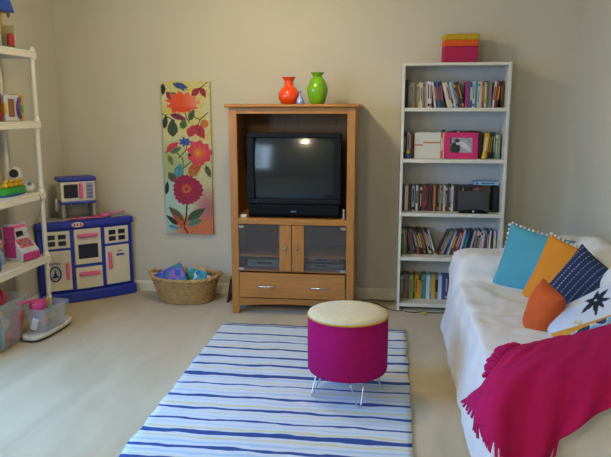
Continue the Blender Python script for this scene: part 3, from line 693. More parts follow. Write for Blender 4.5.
def kpanel(name, x0, x1, z0, z1, m, d=.012, parent=None, bev=.006, ref=None):
    rc_ = ref if ref is not None else (-.235 if x1 < -.11 else .235 if x0 > .11 else 0)
    s_ = .06*rc_/.372/.372
    yc = fy(rc_)+s_*((x0+x1)/2-rc_)
    mt = Matrix.Translation(((x0+x1)/2, yc, 0)) @ Matrix.Rotation(math.atan(s_), 4, 'Z')
    return MB().box(-(x1-x0)/2, (x1-x0)/2, -d, .006, z0, z1, 0, mt).build(name, m, parent or kit, bev, seg=2)
def kwindows(door, x0, x1, z0, z1):
    for i in range(2):
        for j in range(2):
            a0 = x0+(x1-x0)*(.16+.40*i); c0 = z0+(z1-z0)*(.16+.38*j)
            kpanel('window', a0, a0+(x1-x0)*.29, c0, c0+(z1-z0)*.28, kdk, .0145, door, .002)
# left cupboard
dl = kpanel('cupboard_door', -.335, -.135, .445, .58, kc); kwindows(dl, -.335, -.135, .445, .58)
dl2 = kpanel('cupboard_door', -.335, -.135, .105, .425, kc)
kpanel('handle', -.178, -.150, .19, .33, kpk, .03, dl2, .010)
# emblem on the left door: blue ring with a small sprig, arch of letters above
em = MB(); mt = Matrix.Translation((-.26, fy(-.235)-.016, .245)) @ Matrix.Rotation(-.10, 4, 'Z')
em.tube([mt @ Vector((.040*math.cos(t_*math.pi/16), 0, .058*math.sin(t_*math.pi/16))) for t_ in range(32)], .006, n=6, closed=True)
em.tube([mt @ Vector((0, 0, -.03)), mt @ Vector((0, 0, .03))], .006, n=6); em.tube([mt @ Vector((-.022, 0, -.022)), mt @ Vector((.022, 0, -.022))], .008, n=6)
em.ball(mt @ Vector((0, 0, -.004)), .013, sub=2)
em.build('emblem', mat('emblem_blue', '2c3f8c', .5), dl2, smooth=True)
em = MB()
for k in range(5):
    a_ = mt @ Vector((-.036+.018*k, 0, .080+.006*(1-abs(k-2)/2))); em.box(a_.x-.0045, a_.x+.0045, a_.y-.001, a_.y+.004, a_.z-.006, a_.z+.008)
em.build('lettering', mat('emblem_purple', '6a4a86', .5), dl2)
# oven and drawer in the middle
ov = kpanel('oven_door', -.105, .105, .30, .585, kc)
kpanel('window', -.078, .078, .345, .465, kdk, .0155, ov, .006)
kpanel('handle', -.082, .082, .515, .548, kpk, .035, ov, .012)
dr = kpanel('drawer', -.105, .105, .10, .275, kc); kpanel('handle', -.082, .082, .205, .238, kpk, .035, dr, .012)
# right cupboard
d3 = kpanel('cupboard_door', .135, .335, .445, .58, kc); kwindows(d3, .135, .335, .445, .58)
d4 = kpanel('cupboard_door', .135, .335, .105, .425, kc); kpanel('handle', .155, .183, .235, .375, kpk, .03, d4, .010)
kpanel('lettering', .235, .275, .372, .382, mat('emblem_purple', '6a4a86', .5), .0135, d4, .001); kpanel('emblem', .222, .292, .335, .356, mat('emblem_blue', '2c3f8c', .5), .0145, d4, .004)
# badge on the counter front
bd = MB(); bd.lathe([(.001, 0), (1, 0), (1, .006), (.001, .006)], n=32, sx=.045, sy=.021); bdg = bd.build('badge', mat('badge_pale', 'd7c6c8', .5), kit); bdg.location = (-.075, -.052, .627); bdg.rotation_euler = (R(90), 0, R(-3))
for k in range(3): MB().tube([(-.024+.024*k, -.010+.003*(k % 2), .0065), (-.024+.024*k, .010, .0065)], .006, n=6).build('badge_letter', mat('badge_red', 'b5325c', .5), bdg)
# things on the kitchen worktop
hob = MB(); hob.prism([(-.12, -.005), (.16, -.005), (.16, .05), (-.12, .05)], .662, .670, 'z'); hob.build('hob', kpk, kit, .003)
for k in range(2): MB().lathe([(.018, 0), (.02, .003), (.018, .006)], c=(-.06+.14*k, .022, .670), n=20).build('burner', mat('burner_red', 'a82d3a', .5), kit)
# hutch: microwave over an alcove
hz0, hz1 = .662, .79
H = MB(); H.box(-.165, -.138, .04, .19, hz0, hz1).box(.075, .10, .04, .19, hz0, hz1).box(-.138, .075, .175, .19, hz0, hz1); H.build('alcove', kg, kit, .006)
MB().box(-.172, .107, .032, .195, hz1-.012, hz1+.012).build('band', kp, kit, .008)
mw = MB().box(-.165, .10, .04, .19, hz1+.010, .965).build('microwave', kc, kit, .006)
MB().box(-.178, .113, .028, .20, .955, .992).build('hutch_roof', kp, kit, .014, seg=3)
MB().box(-.142, -.035, .034, .041, .828, .938).build('window', kdk, mw, .008)
MB().box(-.026, .004, .020, .041, .820, .945).build('handle', kpk, mw, .010)
MB().box(.030, .086, .036, .041, .815, .945).build('keypad', mat('keypad_lilac', '9d97b8', .5), mw, .003)
for k in range(4): MB().box(.037, .079, .033, .037, .825+.028*k, .840+.028*k).build('button', mat('keypad_button', '6c6794', .5), mw, .002)
for k in range(2): MB().tube([(-.08+.12*k, .10, hz1-.012), (-.08+.12*k, .10, hz1-.032)], .010, n=12).build('spout', kc, kit)
# handset on the left of the hutch
ph_ = thing('toy_telephone', 'white toy telephone handset hanging left of the toy microwave', 'toy telephone', (-2.41, 4.855, 0), R(40))
MB().tube([(-.181, .115, .72), (-.186, .115, .735), (-.188, .115, .77), (-.186, .115, .805), (-.181, .115, .82)], [.010, .014, .008, .014, .010], n=12).build('handset', mat('white_plastic', 'd2cfc4', .4), ph_, smooth=True)
MB().box(-.176, -.166, .095, .135, .745, .795).build('cradle', mat('white_plastic', 'd2cfc4', .4), ph_, .003)
# pink toy pan and faucet on the counter
pn = thing('toy_pan', 'pink toy frying pan with long handle on toy kitchen counter', 'toy pan', (-2.30, 4.985, .663), R(30))
MB().lathe([(.030, 0), (.042, .002), (.048, .022), (.044, .022), (.038, .006), (.001, .005)], n=28).build('pan', kpk, pn, smooth=True)
MB().tube([(.045, 0, .018), (.12, .0, .030), (.15, 0, .032)], [.006, .007, .009]).build('handle', kpk, pn, smooth=True)

# ------------------------------------------------------------ white plastic shelving unit on the left wall
wp = mat('resin_white', 'dfdac8', .45)
SFX, SBX, SY0, SY1 = -2.42, -2.70, 3.36, 4.27
su = thing('shelving_unit', 'white plastic shelving unit holding toys along the left wall', 'shelves', (-2.52, 3.735, 0))
def L(x, y, z): return (x+2.52, y-3.735, z)
SZ = [.491, .946, 1.438, 1.905]
for z in SZ:
    x0, x1 = SBX-(-2.52)-.005, SFX+2.52+.012
    s_ = MB(); s_.box(x0, x1, SY0-3.735-.02, SY1-3.735+.02, z-.012, z).box(x1-.016, x1, SY0-3.735-.02, SY1-3.735+.02, z-.048, z-.012).box(x0, x0+.016, SY0-3.735-.02, SY1-3.735+.02, z-.048, z-.012)
    s_.box(x0+.016, x1-.016, SY1-3.735+.004, SY1-3.735+.02, z-.048, z-.012).box(x0+.016, x1-.016, SY0-3.735-.02, SY0-3.735-.004, z-.048, z-.012)
    for k in range(6): s_.box(x0+.016, x1-.016, -.40+.16*k, -.392+.16*k, z-.03, z-.012)
    s_.build('shelf', wp, su, .004)
for X in (SFX-.012, SBX+.022):
    for Y in (SY0, SY1):
        m_ = MB(); pp = [0]+SZ
        prof = [(.017, 0)]
        for a_, b_ in zip(pp, pp[1:]):
            prof += [(.017, a_+.03), (.016, b_-.085), (.017, b_-.06)] + ([(.021, b_-.055), (.021, b_+.022), (.015, b_+.026)])
        prof += [(.010, SZ[-1]+.032)]
        m_.lathe(prof, c=(X+2.52, Y-3.735, 0), n=20); m_.build('post', wp, su, smooth=True)

# toys on the shelves
def P_(name): return MATS[name]
# top: play tower
pt = thing('toy_playhouse', 'toy playhouse with red door, yellow pole and blue roof on top shelf', 'toy house', (-2.534, 4.09, 1.9055), R(90))
MB().box(-.13, .14, -.07, .12, 0, .014).build('base', mat('toy_green', '1f8f74', .4), pt, .006)
m_ = MB(); m_.box(-.12, .06, .05, .065, .014, .30).box(-.12, -.105, -.02, .05, .014, .30); m_.build('wall', mat('toy_beige', 'c8bc96', .5), pt, .003)
m_ = MB(); m_.prism([(.045, .014), (.10, .014), (.10, .09), (.09, .105), (.055, .105), (.045, .09)], -.03, -.01, 'y'); m_.build('door', mat('toy_red', 'a81f2c', .4), pt, .004)
m_ = MB(); m_.prism([(-.02, .014), (.02, .014), (.02, .07), (.01, .085), (-.01, .085), (-.02, .07)], .04, .048, 'y'); m_.build('doorway', mat('toy_olive', '6f6a48', .6), pt, .003)
MB().box(.10, .112, -.04, .06, .014, .16).build('gate_post', mat('toy_beige', 'c8bc96', .5), pt, .003)
MB().tube([(.055, .02, .10), (.055, .02, .27)], .006).build('pole', mat('toy_yellow', 'cfa627', .4), pt, smooth=True)
m_ = MB(); m_.prism([(-.14, .24), (.12, .24), (.10, .275), (.08, .31), (-.02, .38), (-.12, .31)], -.04, .09, 'y'); m_.build('roof', mat('toy_blue', '2352b3', .4), pt, .006)
MB().ball((.055, -.03, .225), .012, sc=(.9, .8, 2)).build('climber', mat('toy_brown', '6f4a30', .6), pt, smooth=True)
# second
rbk = tag(MB().box(-2.60, -2.50, 3.86, 3.985, 1.4385, 1.62).build('toy_box', mat('toy_red_dark', '8a1716', .5), bevel=.004), 'dark red toy box at left on the second highest plastic shelf', 'toy box')
tm = thing('toy_music_player', 'white toy with brown window and purple handle on second highest plastic shelf', 'toy', (-2.50, 4.125, 1.4385), R(90)); tm.scale = (1.35, 1.2, 1.6)
MB().box(-.078, .062, 0, .06, 0, .108).build('case', mat('toy_white', 'c8c9cc', .4), tm, .006)
MB().box(-.052, -.002, -.004, .004, .018, .092).build('window', mat('toy_amber', '8a5a2c', .4), tm, .008)
MB().box(-.088, -.070, -.004, .05, .030, .075).build('side_knob', mat('toy_yellow', 'cfa627', .4), tm, .004)
MB().tube(curve_pts([(.042, -.006, .018), (.028, -.010, .03), (.020, -.010, .055), (.028, -.010, .08), (.042, -.006, .092)], 4), .0095).build('handle', mat('toy_purple', '6a3f8f', .4), tm, smooth=True)
MB().box(.040, .088, .0, .055, 0, .112).build('end_block', mat('toy_yellow', 'cfa627', .4), tm, .006)
MB().box(.050, .078, -.006, .002, .035, .07).build('button', mat('toy_lime', '6da53a', .4), tm, .004)
# third: boat of ducks and animal
bo = thing('toy_boat', 'green toy boat with blue keel carrying yellow ducks on the middle plastic shelf', 'toy boat', (-2.529, 4.058, .9465), R(90))
hull = [(.155*math.cos(t_*math.pi/20), .055*math.sin(t_*math.pi/20)) for t_ in range(40)]
MB().prism([(x*.96, y*.9) for x, y in hull], 0, .014, 'z').build('keel', mat('toy_blue_deep', '1d4f9e', .4), bo, .004)
MB().prism(hull, .014, .055, 'z').build('hull', mat('toy_boat_green', '2d9a34', .4), bo, .006)
for k in range(4):
    X = -.085+.058*k
    dk_ = MB(); dk_.ball((X, -.01, .072), .024, sc=(1, .9, .9)).ball((X, -.018, .098), .015); o = dk_.build('duck', mat('duck_yellow', 'd9a716', .4), bo, smooth=True)
    MB().ball((X, -.034, .096), .005, sc=(1.2, 1.4, .6), sub=2).build('beak', mat('toy_orange', 'cf641a', .4), o, smooth=True)
cw = thing('toy_capsule', 'white round topped toy with black patch behind the yellow ducks', 'toy', (-2.63, 4.29, .9465), R(90))
MB().lathe([(.035, 0), (.045, .02), (.048, .10), (.044, .135), (.030, .160), (.012, .172), (.001, .174)], n=28).build('body', mat('toy_white_warm', 'd4d2c8', .4), cw, smooth=True)
MB().tube([(-.030, -.010, .125), (-.052, -.016, .132)], .030, n=18).build('patch', mat('toy_black', '131315', .4), cw, .004)
cw2 = thing('toy_bell', 'small round white toy with grey bumps right of the green boat', 'toy', (-2.50, 4.225, .9465), R(90)); cw2.scale = (1.25, 1.25, 1.25)
MB().ball((0, 0, .031), .033, sc=(1.1, 1, .93)).build('body', mat('toy_white_warm', 'd4d2c8', .4), cw2, smooth=True)
MB().ball((-.022, -.02, .052), .012, sub=2).build('bump', mat('toy_grey', '6f7880', .5), cw2, smooth=True)
MB().ball((.012, -.02, .056), .010, sub=2).build('bump', mat('toy_mint', 'a9b8a4', .5), cw2, smooth=True)
tag(MB().tube(curve_pts([(-2.412, 4.20, .948), (-2.400, 4.20, .88), (-2.405, 4.15, .78), (-2.43, 4.02, .70), (-2.49, 3.87, .66), (-2.57, 3.77, .69)], 8), .002, n=5).build('cord', mat('cord_brown', '7a5f48', .6), smooth=True), 'thin brown cord looping below the middle plastic shelf', 'cord')
# fourth: cash register, blue jar, doll
cr = thing('toy_cash_register', 'white and pink toy cash register on lowest plastic shelf', 'toy cash register', (-2.529, 4.125, .4915), R(78)); cr.scale = (.8, 1, 1.2)
side = [(-.075, 0), (.085, 0), (.085, .20), (.05, .212), (.02, .205), (-.005, .125), (-.065, .07), (-.085, .055)]
MB().prism(side, -.10, .10, 'x').build('body', mat('toy_white', 'c8c9cc', .4), cr, .006)
def inclined(name, m, y0, z0, y1, z1, x0, x1, lift=.004, parent=cr, bev=.002):
    d_ = Vector((0, y1-y0, z1-z0)); n_ = Vector((0, -(z1-z0), (y1-y0))).normalized(); 
    if n_.y > 0: n_ = -n_
    n_ = n_*lift; m_ = MB()
    v = [(x0, y0, z0), (x1, y0, z0), (x1, y1, z1), (x0, y1, z1)]
    A_ = [m_.bm.verts.new((a, b_-n_.y*.6, c-n_.z*.6)) for a, b_, c in v]; B_ = [m_.bm.verts.new((a, b_+n_.y, c+n_.z)) for a, b_, c in v]
    m_.bm.faces.new(A_); m_.bm.faces.new(B_[::-1])
    for i in range(4): m_.bm.faces.new((A_[i], A_[(i+1) % 4], B_[(i+1) % 4], B_[i]))
    return m_.build(name, m, parent, bev)
inclined('keypad', mat('keypad_coral', 'c9566a', .45), -.058, .076, -.010, .120, -.075, .075)
for r_ in range(3):
    for c_ in range(5):
        f_ = .15+.27*r_; y_, z_ = -.058+.048*f_, .076+.044*f_
        inclined('key', mat('key_purple' if (r_+c_) % 2 else 'key_orange', '7a5fb0' if (r_+c_) % 2 else 'd98a4a', .45), y_, z_, y_+.009, z_+.0085, -.068+.028*c_, -.048+.028*c_, .008, cr, .001)
inclined('display', kdk, -.001, .135, .010, .165, -.045, .035)
inclined('sign', kpk, .014, .182, .020, .200, -.085, .085)
MB().box(-.09, .09, -.098, -.07, .006, .048).build('cash_drawer', mat('toy_hot_pink', 'c23a7c', .4), cr, .008)
MB().box(-.105, -.10, -.03, .07, .02, .20).build('side_panel', mat('toy_hot_pink', 'c23a7c', .4), cr, .002)
jr = thing('toy_jar', 'bright blue plastic toy jar at left of lowest plastic shelf', 'toy jar', (-2.50, 3.74, .4915))
MB().lathe([(.04, 0), (.05, .01), (.055, .05), (.05, .09), (.035, .11)], n=24).build('jar', mat('toy_cyan', '1565b5', .35), jr, smooth=True)
MB().lathe([(.038, .108), (.040, .112), (.040, .13), (.035, .135)], n=24).build('lid', mat('toy_cyan_dark', '12508f', .35), jr, smooth=True)
dl_ = thing('toy_doll', 'pale toy doll with pink hat beside the cash register', 'doll', (-2.596, 3.966, .4915))
MB().lathe([(.035, 0), (.038, .03), (.028, .08), (.012, .10)], n=20).build('body', mat('doll_grey_blue', '8fa3bd', .6), dl_, smooth=True)
MB().ball((0, 0, .125), .028).build('head', mat('doll_skin', 'c9a48c', .5), dl_, smooth=True)
MB().lathe([(.038, .138), (.030, .145), (.022, .165), (.002, .172)], n=20).build('hat', mat('doll_pink', 'c78a9c', .6), dl_, smooth=True)

# ------------------------------------------------------------ storage bins with toys, and the lid
binm = glass_mat('clear_bin_plastic', 'f2f4f6', .2, .25)
def bin_shell(m_, w0, w1, h, t=.003, taper=.03, r=.05):
    """rounded rectangular tapering tub, local centre, open top"""
    def ring(hw, hl, z, rr_):
        pts = []
        for (cx, cy, a0) in ((hw-rr_, hl-rr_, 0), (-hw+rr_, hl-rr_, 90), (-hw+rr_, -hl+rr_, 180), (hw-rr_, -hl+rr_, 270)):
            for k in range(7):
                a_ = R(a0+15*k); pts.append(m_.bm.verts.new((cx+rr_*math.cos(a_), cy+rr_*math.sin(a_), z)))
        return pts
    spec = [(w0-taper-.02, w1-taper-.02, .0), (w0-taper, w1-taper, .006), (w0, w1, h-.02), (w0+.012, w1+.012, h-.018), (w0+.014, w1+.014, h), (w0-t, w1-t, h), (w0-taper-t, w1-taper-t, .010)]
    rings = [ring(a, b_, z, r) for a, b_, z in spec]
    for A_, B_ in zip(rings, rings[1:]):
        for i in range(len(A_)): m_.bm.faces.new((A_[i], A_[(i+1) % len(A_)], B_[(i+1) % len(A_)], B_[i]))
    m_.bm.faces.new(rings[0][::-1]); m_.bm.faces.new(rings[-1])
    return m_
b1 = bin_shell(MB(), .150, .25, .315).build('storage_bin', binm, smooth=False, loc=(-2.525, 3.665, .001))
tag(b1, 'large clear plastic bin of toys on carpet below the plastic shelves', 'storage bin')
b2 = bin_shell(MB(), .085, .135, .165, taper=.016, r=.035).build('storage_bin', binm, loc=(-2.315, 4.01, .046), rot=(0, 0, R(-8)))
tag(b2, 'smaller clear plastic bin of toys in front of shelving post', 'storage bin')
lid = [(.085*math.copysign(abs(math.cos(t_*math.pi/24))**.6, math.cos(t_*math.pi/24)), .235*math.copysign(abs(math.sin(t_*math.pi/24))**.7, math.sin(t_*math.pi/24))) for t_ in range(48)]
lo = MB(); lo.prism([(x*.94, y*.97) for x, y in lid], 0, .016, 'z', 1).prism(lid, .016, .044, 'z', 0)  # inset lower layer is dark, the upper layer white
tag(lo.build('bin_lid', [mat('lid_white', 'c9c7bb', .5), mat('lid_underside_dark', '26262a', .7)], loc=(-2.325, 4.04, .001), rot=(0, 0, R(-3)), bevel=.008), 'rounded white plastic board with dark underside on carpet under smaller bin', 'board')
# toys in the bins
tg1, tg2 = 'toys inside the large clear bin', 'toys inside the smaller clear bin'
def toy_ball(label, c, r, col, g): tag(MB().ball((0, 0, 0), r).build('toy_ball', mat('toyc_'+col, col, .4), smooth=True, loc=c), label, 'ball', g)
def toy_block(label, c, s, col, g, rot=(0, 0, 0)): tag(MB().box(-s[0], s[0], -s[1], s[1], -s[2], s[2]).build('toy_block', mat('toyc_'+col, col, .4), bevel=.008, loc=c, rot=rot), label, 'toy block', g)
def toy_ring(label, c, r, th, col, g, rot=(0, 0, 0)): tag(MB().tube([(r*math.cos(k*math.pi/16), r*math.sin(k*math.pi/16), 0) for k in range(32)], th, n=10, closed=True).build('toy_ring', mat('toyc_'+col, col, .4), smooth=True, loc=c, rot=rot), label, 'toy ring', g)
toy_ball('bright blue ball on top at left of the large clear bin', (-2.47, 3.640, 0.305), .055, '1f86c9', tg1)
toy_ring('red plastic ring sticking out of the large clear bin', (-2.50, 3.760, 0.315), .045, .014, 'b8203a', tg1, (R(60), R(10), 0))
toy_ring('pink plastic ring behind the red ring in large clear bin', (-2.56, 3.840, 0.285), .04, .013, 'cf4f8f', tg1, (R(50), R(-20), 0))
toy_ball('teal ball low at front of large clear bin', (-2.45, 3.590, 0.070), .055, '2a8a96', tg1)
toy_block('red block low at right end of large clear bin', (-2.43, 3.840, 0.120), (.035, .03, .10), 'b5435a', tg1, (.1, .2, .3))
toy_block('orange block at bottom middle of large clear bin', (-2.45, 3.730, 0.060), (.04, .05, .035), 'b5603a', tg1, (.3, .1, .5))
toy_block('white block halfway up inside large clear bin', (-2.45, 3.700, 0.155), (.035, .05, .03), 'c4c4c4', tg1, (.2, .3, .2))
toy_block('green block at rear of large clear bin', (-2.57, 3.700, 0.100), (.035, .05, .06), '3f8a5a', tg1, (.2, .1, 1))
toy_ball('purple ball at rear left of large clear bin', (-2.58, 3.560, 0.100), .05, '6a4a9c', tg1)
toy_block('grey blue block at left end of large clear bin', (-2.46, 3.510, 0.170), (.04, .04, .05), '6f86a6', tg1, (.1, .5, .3))
toy_block('pale blue block standing at front of large clear bin', (-2.43, 3.660, 0.090), (.02, .04, .07), '8fb0c9', tg1, (.1, .1, .4))
toy_ball('yellow ball near middle of large clear bin', (-2.52, 3.770, 0.190), .042, 'cfa532', tg1)
toy_block('dark red block under the blue ball in large clear bin', (-2.44, 3.600, 0.190), (.03, .05, .025), '8a2f3f', tg1, (.3, .1, .1))
toy_block('lilac block near the right rear of large clear bin', (-2.58, 3.820, 0.150), (.04, .04, .05), '9c8ac4', tg1, (.2, .3, .6))
# second bin: pink toy basket etc.
tb = thing('toy_basket', 'pink plastic toy basket with handle sticking up in smaller clear bin', 'toy basket', (-2.36, 3.985, .165), R(80)); tb.scale = (.85, .85, .85); tb.rotation_euler = (R(6), R(6), R(80))
mm_ = MB(); mm_.lathe([(.8, 0), (.86, .004), (1, .085), (.96, .085), (.84, .010), (.01, .008)], n=32, sx=.085, sy=.055); mm_.build('bowl', mat('toy_pink', 'd0478a', .4), tb, smooth=True)
MB().tube(curve_pts([(-.085, 0, .08), (-.12, -.005, .100), (-.19, .0, .098), (-.22, .01, .088)], 5), .012).build('handle', mat('toy_pink', 'd0478a', .4), tb, smooth=True)
toy_block('yellow block standing in smaller clear bin beside pink basket', (-2.330, 4.064, 0.210), (0.012, 0.013, 0.036), 'd8a31a', tg2, (.1, .15, .2))
toy_block('teal block at right end of smaller clear bin', (-2.337, 4.089, 0.154), (0.022, 0.030, 0.016), '4fa8a0', tg2, (.2, .1, .2))
toy_block('dark blue block at left front of smaller clear bin', (-2.315, 3.924, 0.154), (0.019, 0.041, 0.014), '1f4f8c', tg2, (.1, .2, .1))
toy_block('white toy shoe shape low at left of smaller clear bin', (-2.326, 3.888, 0.110), (0.022, 0.022, 0.040), 'c9c9c6', tg2, (.2, .3, .2))
toy_block('orange block low at front of smaller clear bin', (-2.326, 3.989, 0.094), (0.022, 0.038, 0.024), 'c77a4a', tg2, (.2, .1, .4))
toy_ball('lime ball low at right of smaller clear bin', (-2.33, 4.08, .095), .03, '8fa84a', tg2)
toy_block('pale blue block behind the orange one in smaller clear bin', (-2.375, 4.017, 0.102), (0.022, 0.030, 0.028), '8fb0c4', tg2, (.3, .1, .2))

# ------------------------------------------------------------ slipcovered sofa
slip = mat('white_slipcover', 'd9d8d3', .9, bump=.15, bscale=500, sheen=.1)
SX, SXB, SYN, SYF = .395, 1.335, 2.27, 4.46
m_ = MB()
m_.prism([(SX-.012, .0), (SX, .36), (SX+.03, .44), (1.15, .44), (1.15, .0)], SYN+.03, SYF-.03, 'y')           # base and seat
m_.box(SX+.015, 1.10, SYN+.30, SYF-.42, .36, .458)                                            # seat cushions
                                                      # back
def armprof(y0, y1): return [(y0, 0), (y0+.01, .46), (y0-.01, .52), (y0+.02, .575), (y0+.09, .605), (y1-.07, .600), (y1-.015, .565), (y1, .52), (y1-.01, .44), (y1, 0)]
def rbox(m_, x0, x1, y0, y1, z0, z1, r):
    b_ = bmesh.new(); vs_ = [b_.verts.new((x, y, z)) for x in (x0, x1) for y in (y0, y1) for z in (z0, z1)]
    for q in ((0,1,3,2),(4,6,7,5),(0,4,5,1),(2,3,7,6),(0,2,6,4),(1,5,7,3)): b_.faces.new([vs_[i] for i in q])
    es = [e for e in b_.edges if not (e.verts[0].co.z == z0 and e.verts[1].co.z == z0)]
    bmesh.ops.bevel(b_, geom=es, offset=r, segments=5, profile=.5, affect='EDGES')
    me_ = bpy.data.meshes.new('tmp'); b_.to_mesh(me_); b_.free(); m_.bm.from_mesh(me_); bpy.data.meshes.remove(me_)
rbox(m_, SX-.005, 1.25, SYF-.40, SYF, 0, .605, .085); rbox(m_, SX+.015, 1.25, SYN, SYN+.33, 0, .590, .075)
rbox(m_, 1.05, SXB, SYN+.02, SYF-.02, 0, .715, .09)
# near the top of the back: loose cushions under the cover
for yc in (3.05, 3.76): m_.ball((1.15, yc, .66), .30, sc=(.42, 1.15, .47))
for v in m_.bm.verts:
    if v.co.x < SX+.12: v.co.x += .045*min(1, v.co.z/.6)-.012
sofa = m_.build('sofa', slip, smooth=True)
rm = sofa.modifiers.new('remesh', 'REMESH'); rm.mode = 'VOXEL'; rm.voxel_size = .016; rm.use_smooth_shade = True
sm = sofa.modifiers.new('smooth', 'SMOOTH'); sm.factor = .5; sm.iterations = 10
tx = bpy.data.textures.new('folds', 'CLOUDS'); tx.noise_scale = .16; tx.noise_depth = 2
ds = sofa.modifiers.new('wrinkle', 'DISPLACE'); ds.texture = tx; ds.strength = .028; ds.mid_level = .5; ds.texture_coords = 'LOCAL'
tx2 = bpy.data.textures.new('fine_folds', 'MARBLE'); tx2.noise_scale = .22; tx2.turbulence = 9
ds2 = sofa.modifiers.new('wrinkle2', 'DISPLACE'); ds2.texture = tx2; ds2.strength = .012; ds2.mid_level = .5; ds2.texture_coords = 'LOCAL'
tag(sofa, 'sofa under a rumpled white slipcover along the right wall', 'sofa')

def cushion(name, label, c, normal, roll, w_, h, th, m, pattern=None, N=60):
    """pillow: local x right, z up, y = away from viewer (normal points to -y)"""
    bm = bmesh.new(); g = {}
    for s_ in (-1, 1):
        for j in range(N+1):
            for i in range(N+1):
                u, v = -1+2*i/N, -1+2*j/N
                edge = (i in (0, N) or j in (0, N))
                if edge and s_ == 1: g[(s_, i, j)] = g[(-1, i, j)]; continue
                k = (1-abs(u)**2.6)**.5*(1-abs(v)**2.6)**.5 if not edge else 0
                pin = 1-.09*(1-abs(v)**2)*abs(u)**3 ; pin2 = 1-.09*(1-abs(u)**2)*abs(v)**3
                x, z_ = u*w_/2*pin, v*h/2*pin2
                wr = .006*noise.noise((x*9+c[0]*31, z_*9, s_*5))*k
                g[(s_, i, j)] = bm.verts.new((x, s_*th/2*k+wr*s_, z_))
    for s_ in (-1, 1):
        for j in range(N):
            for i in range(N):
                q = (g[(s_, i, j)], g[(s_, i+1, j)], g[(s_, i+1, j+1)], g[(s_, i, j+1)])
                try: bm.faces.new(q if s_ == -1 else q[::-1])
                except ValueError: pass
    mb = MB(); mb.bm.free(); mb.bm = bm
    o = mb.build(name, m, smooth=True)
    n_ = Vector(normal).normalized(); yv = -n_; zv = Vector((0, 0, 1)); zv = (zv-yv*zv.dot(yv)).normalized(); xv = yv.cross(zv)
    M = Matrix((xv, yv, zv)).transposed().to_4x4() @ Matrix.Rotation(R(roll), 4, 'Y')
    o.matrix_world = Matrix.Translation(c) @ M
    if pattern: colour_attr(o.data, pattern)
    tag(o, label, 'pillow'); return o
def pompoms(o, w_, h, sides, m, r=.011, n=15):
    mb = MB()
    for sd in sides:
        for k in range(n):
            t_ = -1+2*(k+.5)/n
            if sd == 'top': p = (t_*w_/2, 0, h/2*(1-.09*(1-t_*t_))+.004)
            if sd == 'right': p = (w_/2*(1-.09*(1-t_*t_))+.004, 0, t_*h/2)
            if sd == 'left': p = (-w_/2*(1-.09*(1-t_*t_))-.004, 0, t_*h/2)
            mb.ball(p, r*(.8+.4*random.random()), sub=1)
    mb.build('pompom_trim', m, o, smooth=True)
cotton = mat('pompom_white', 'd8d6cf', .95)
p1 = cushion('pillow', 'turquoise pillow with white pompom edge nearest the bookcase on the sofa', (.857, 3.95, .60), (-.62, -.75, .30), 7, .44, .41, .13, mat('turquoise_cotton', '4a98a8', .9, var=.05, bump=.15, bscale=500))
pompoms(p1, .44, .41, ('top', 'left'), cotton)
p2 = cushion('pillow', 'orange yellow pillow with white pompom edge behind the navy pillow', (.978, 3.69, .575), (-.62, -.72, .35), 13, .40, .42, .13, mat('marigold_cotton', 'd5851c', .9, var=.05, bump=.15, bscale=500))
pompoms(p2, .40, .42, ('top',), cotton)
def navy_pat(co):
    k = ((co.x+.5)/.033) % 1; s_ = ((co.z+.5)/.016) % 1
    return hexf('98a3b0') if k < .13 and s_ < .62 and abs(co.x) < .17 else hexf('1b2848')
vm_navy = vcol_mat('stitched_navy', .9, .15)
p3 = cushion('pillow', 'navy blue pillow with rows of white running stitches', (1.005, 3.40, .58), (-.62, -.66, .42), 27, .39, .38, .12, vm_navy, navy_pat, 130)
p4 = cushion('pillow', 'small plump burnt orange pillow in front of the navy one', (.758, 3.18, .53), (-.90, -.30, .14), 14, .20, .29, .15, mat('rust_cotton', 'c4541a', .9, var=.06, vscale=20, bump=.2, bscale=400))
def white_pat(co):
    u, v = co.x, co.z
    c = hexf('c5ccd6')
    # dark flower with pointed petals
    cx, cz = .02, .125
    for k, (a_, l_) in enumerate(((20, .085), (55, .06), (150, .05), (200, .09), (245, .085), (285, .06), (335, .07))):
        if leaf(u, v, cx, cz, cx+l_*math.cos(R(a_)), cz+l_*math.sin(R(a_)), .012): c = hexf('131a2c')
    if ell(u, v, cx, cz, .022, .022) < 1: c = hexf('131a2c')
    if ell(u, v, cx, cz, .006, .006) < 1: c = hexf('b9c4cc')
    for k in range(8):
        a_ = 45*k
        if leaf(u, v, -.13, -.10, -.13+.045*math.cos(R(a_)), -.10+.045*math.sin(R(a_)), .007): c = hexf('5f93a8')
    for cx2, cz2, h_ in ((-.10, .05, 'b8b48c'), (-.04, -.03, 'c0c49c')):
        if ell(u, v, cx2, cz2, .022, .030) < 1 and noise.noise((u*60, v*60, 1)) > -.15: c = hexf(h_)
    return c
p5 = cushion('pillow', 'white pillow embroidered with a black flower near the sofa back', (1.005, 3.0, .52), (-.45, -.62, .62), -44, .52, .44, .15, vcol_mat('embroidered_white', .9, .15), white_pat, 110)
def floral_pat(co):
    u, v = co.x, co.z
    if v > .165+.012*math.sin(u*9): return hexf('d08f22')
    n_ = noise.noise((u*14, v*14, 4)); n2_ = noise.noise((u*30, v*30, 9))
    c = hexf('6f9fb5')
    if n_ > .0: c = hexf('26314f')
    if n_ > .0 and n2_ > .25: c = hexf('5d3d63')
    if -.08 < n_ < .0: c = hexf('b8c4cc')
    if n_ < -.3: c = hexf('b04a70')
    return c
p6 = cushion('pillow', 'blue patterned pillow with golden border half hidden by pink throw', (.995, 2.77, .485), (-.35, -.62, .72), -36, .46, .42, .14, vcol_mat('printed_floral', .9, .15), floral_pat, 110)

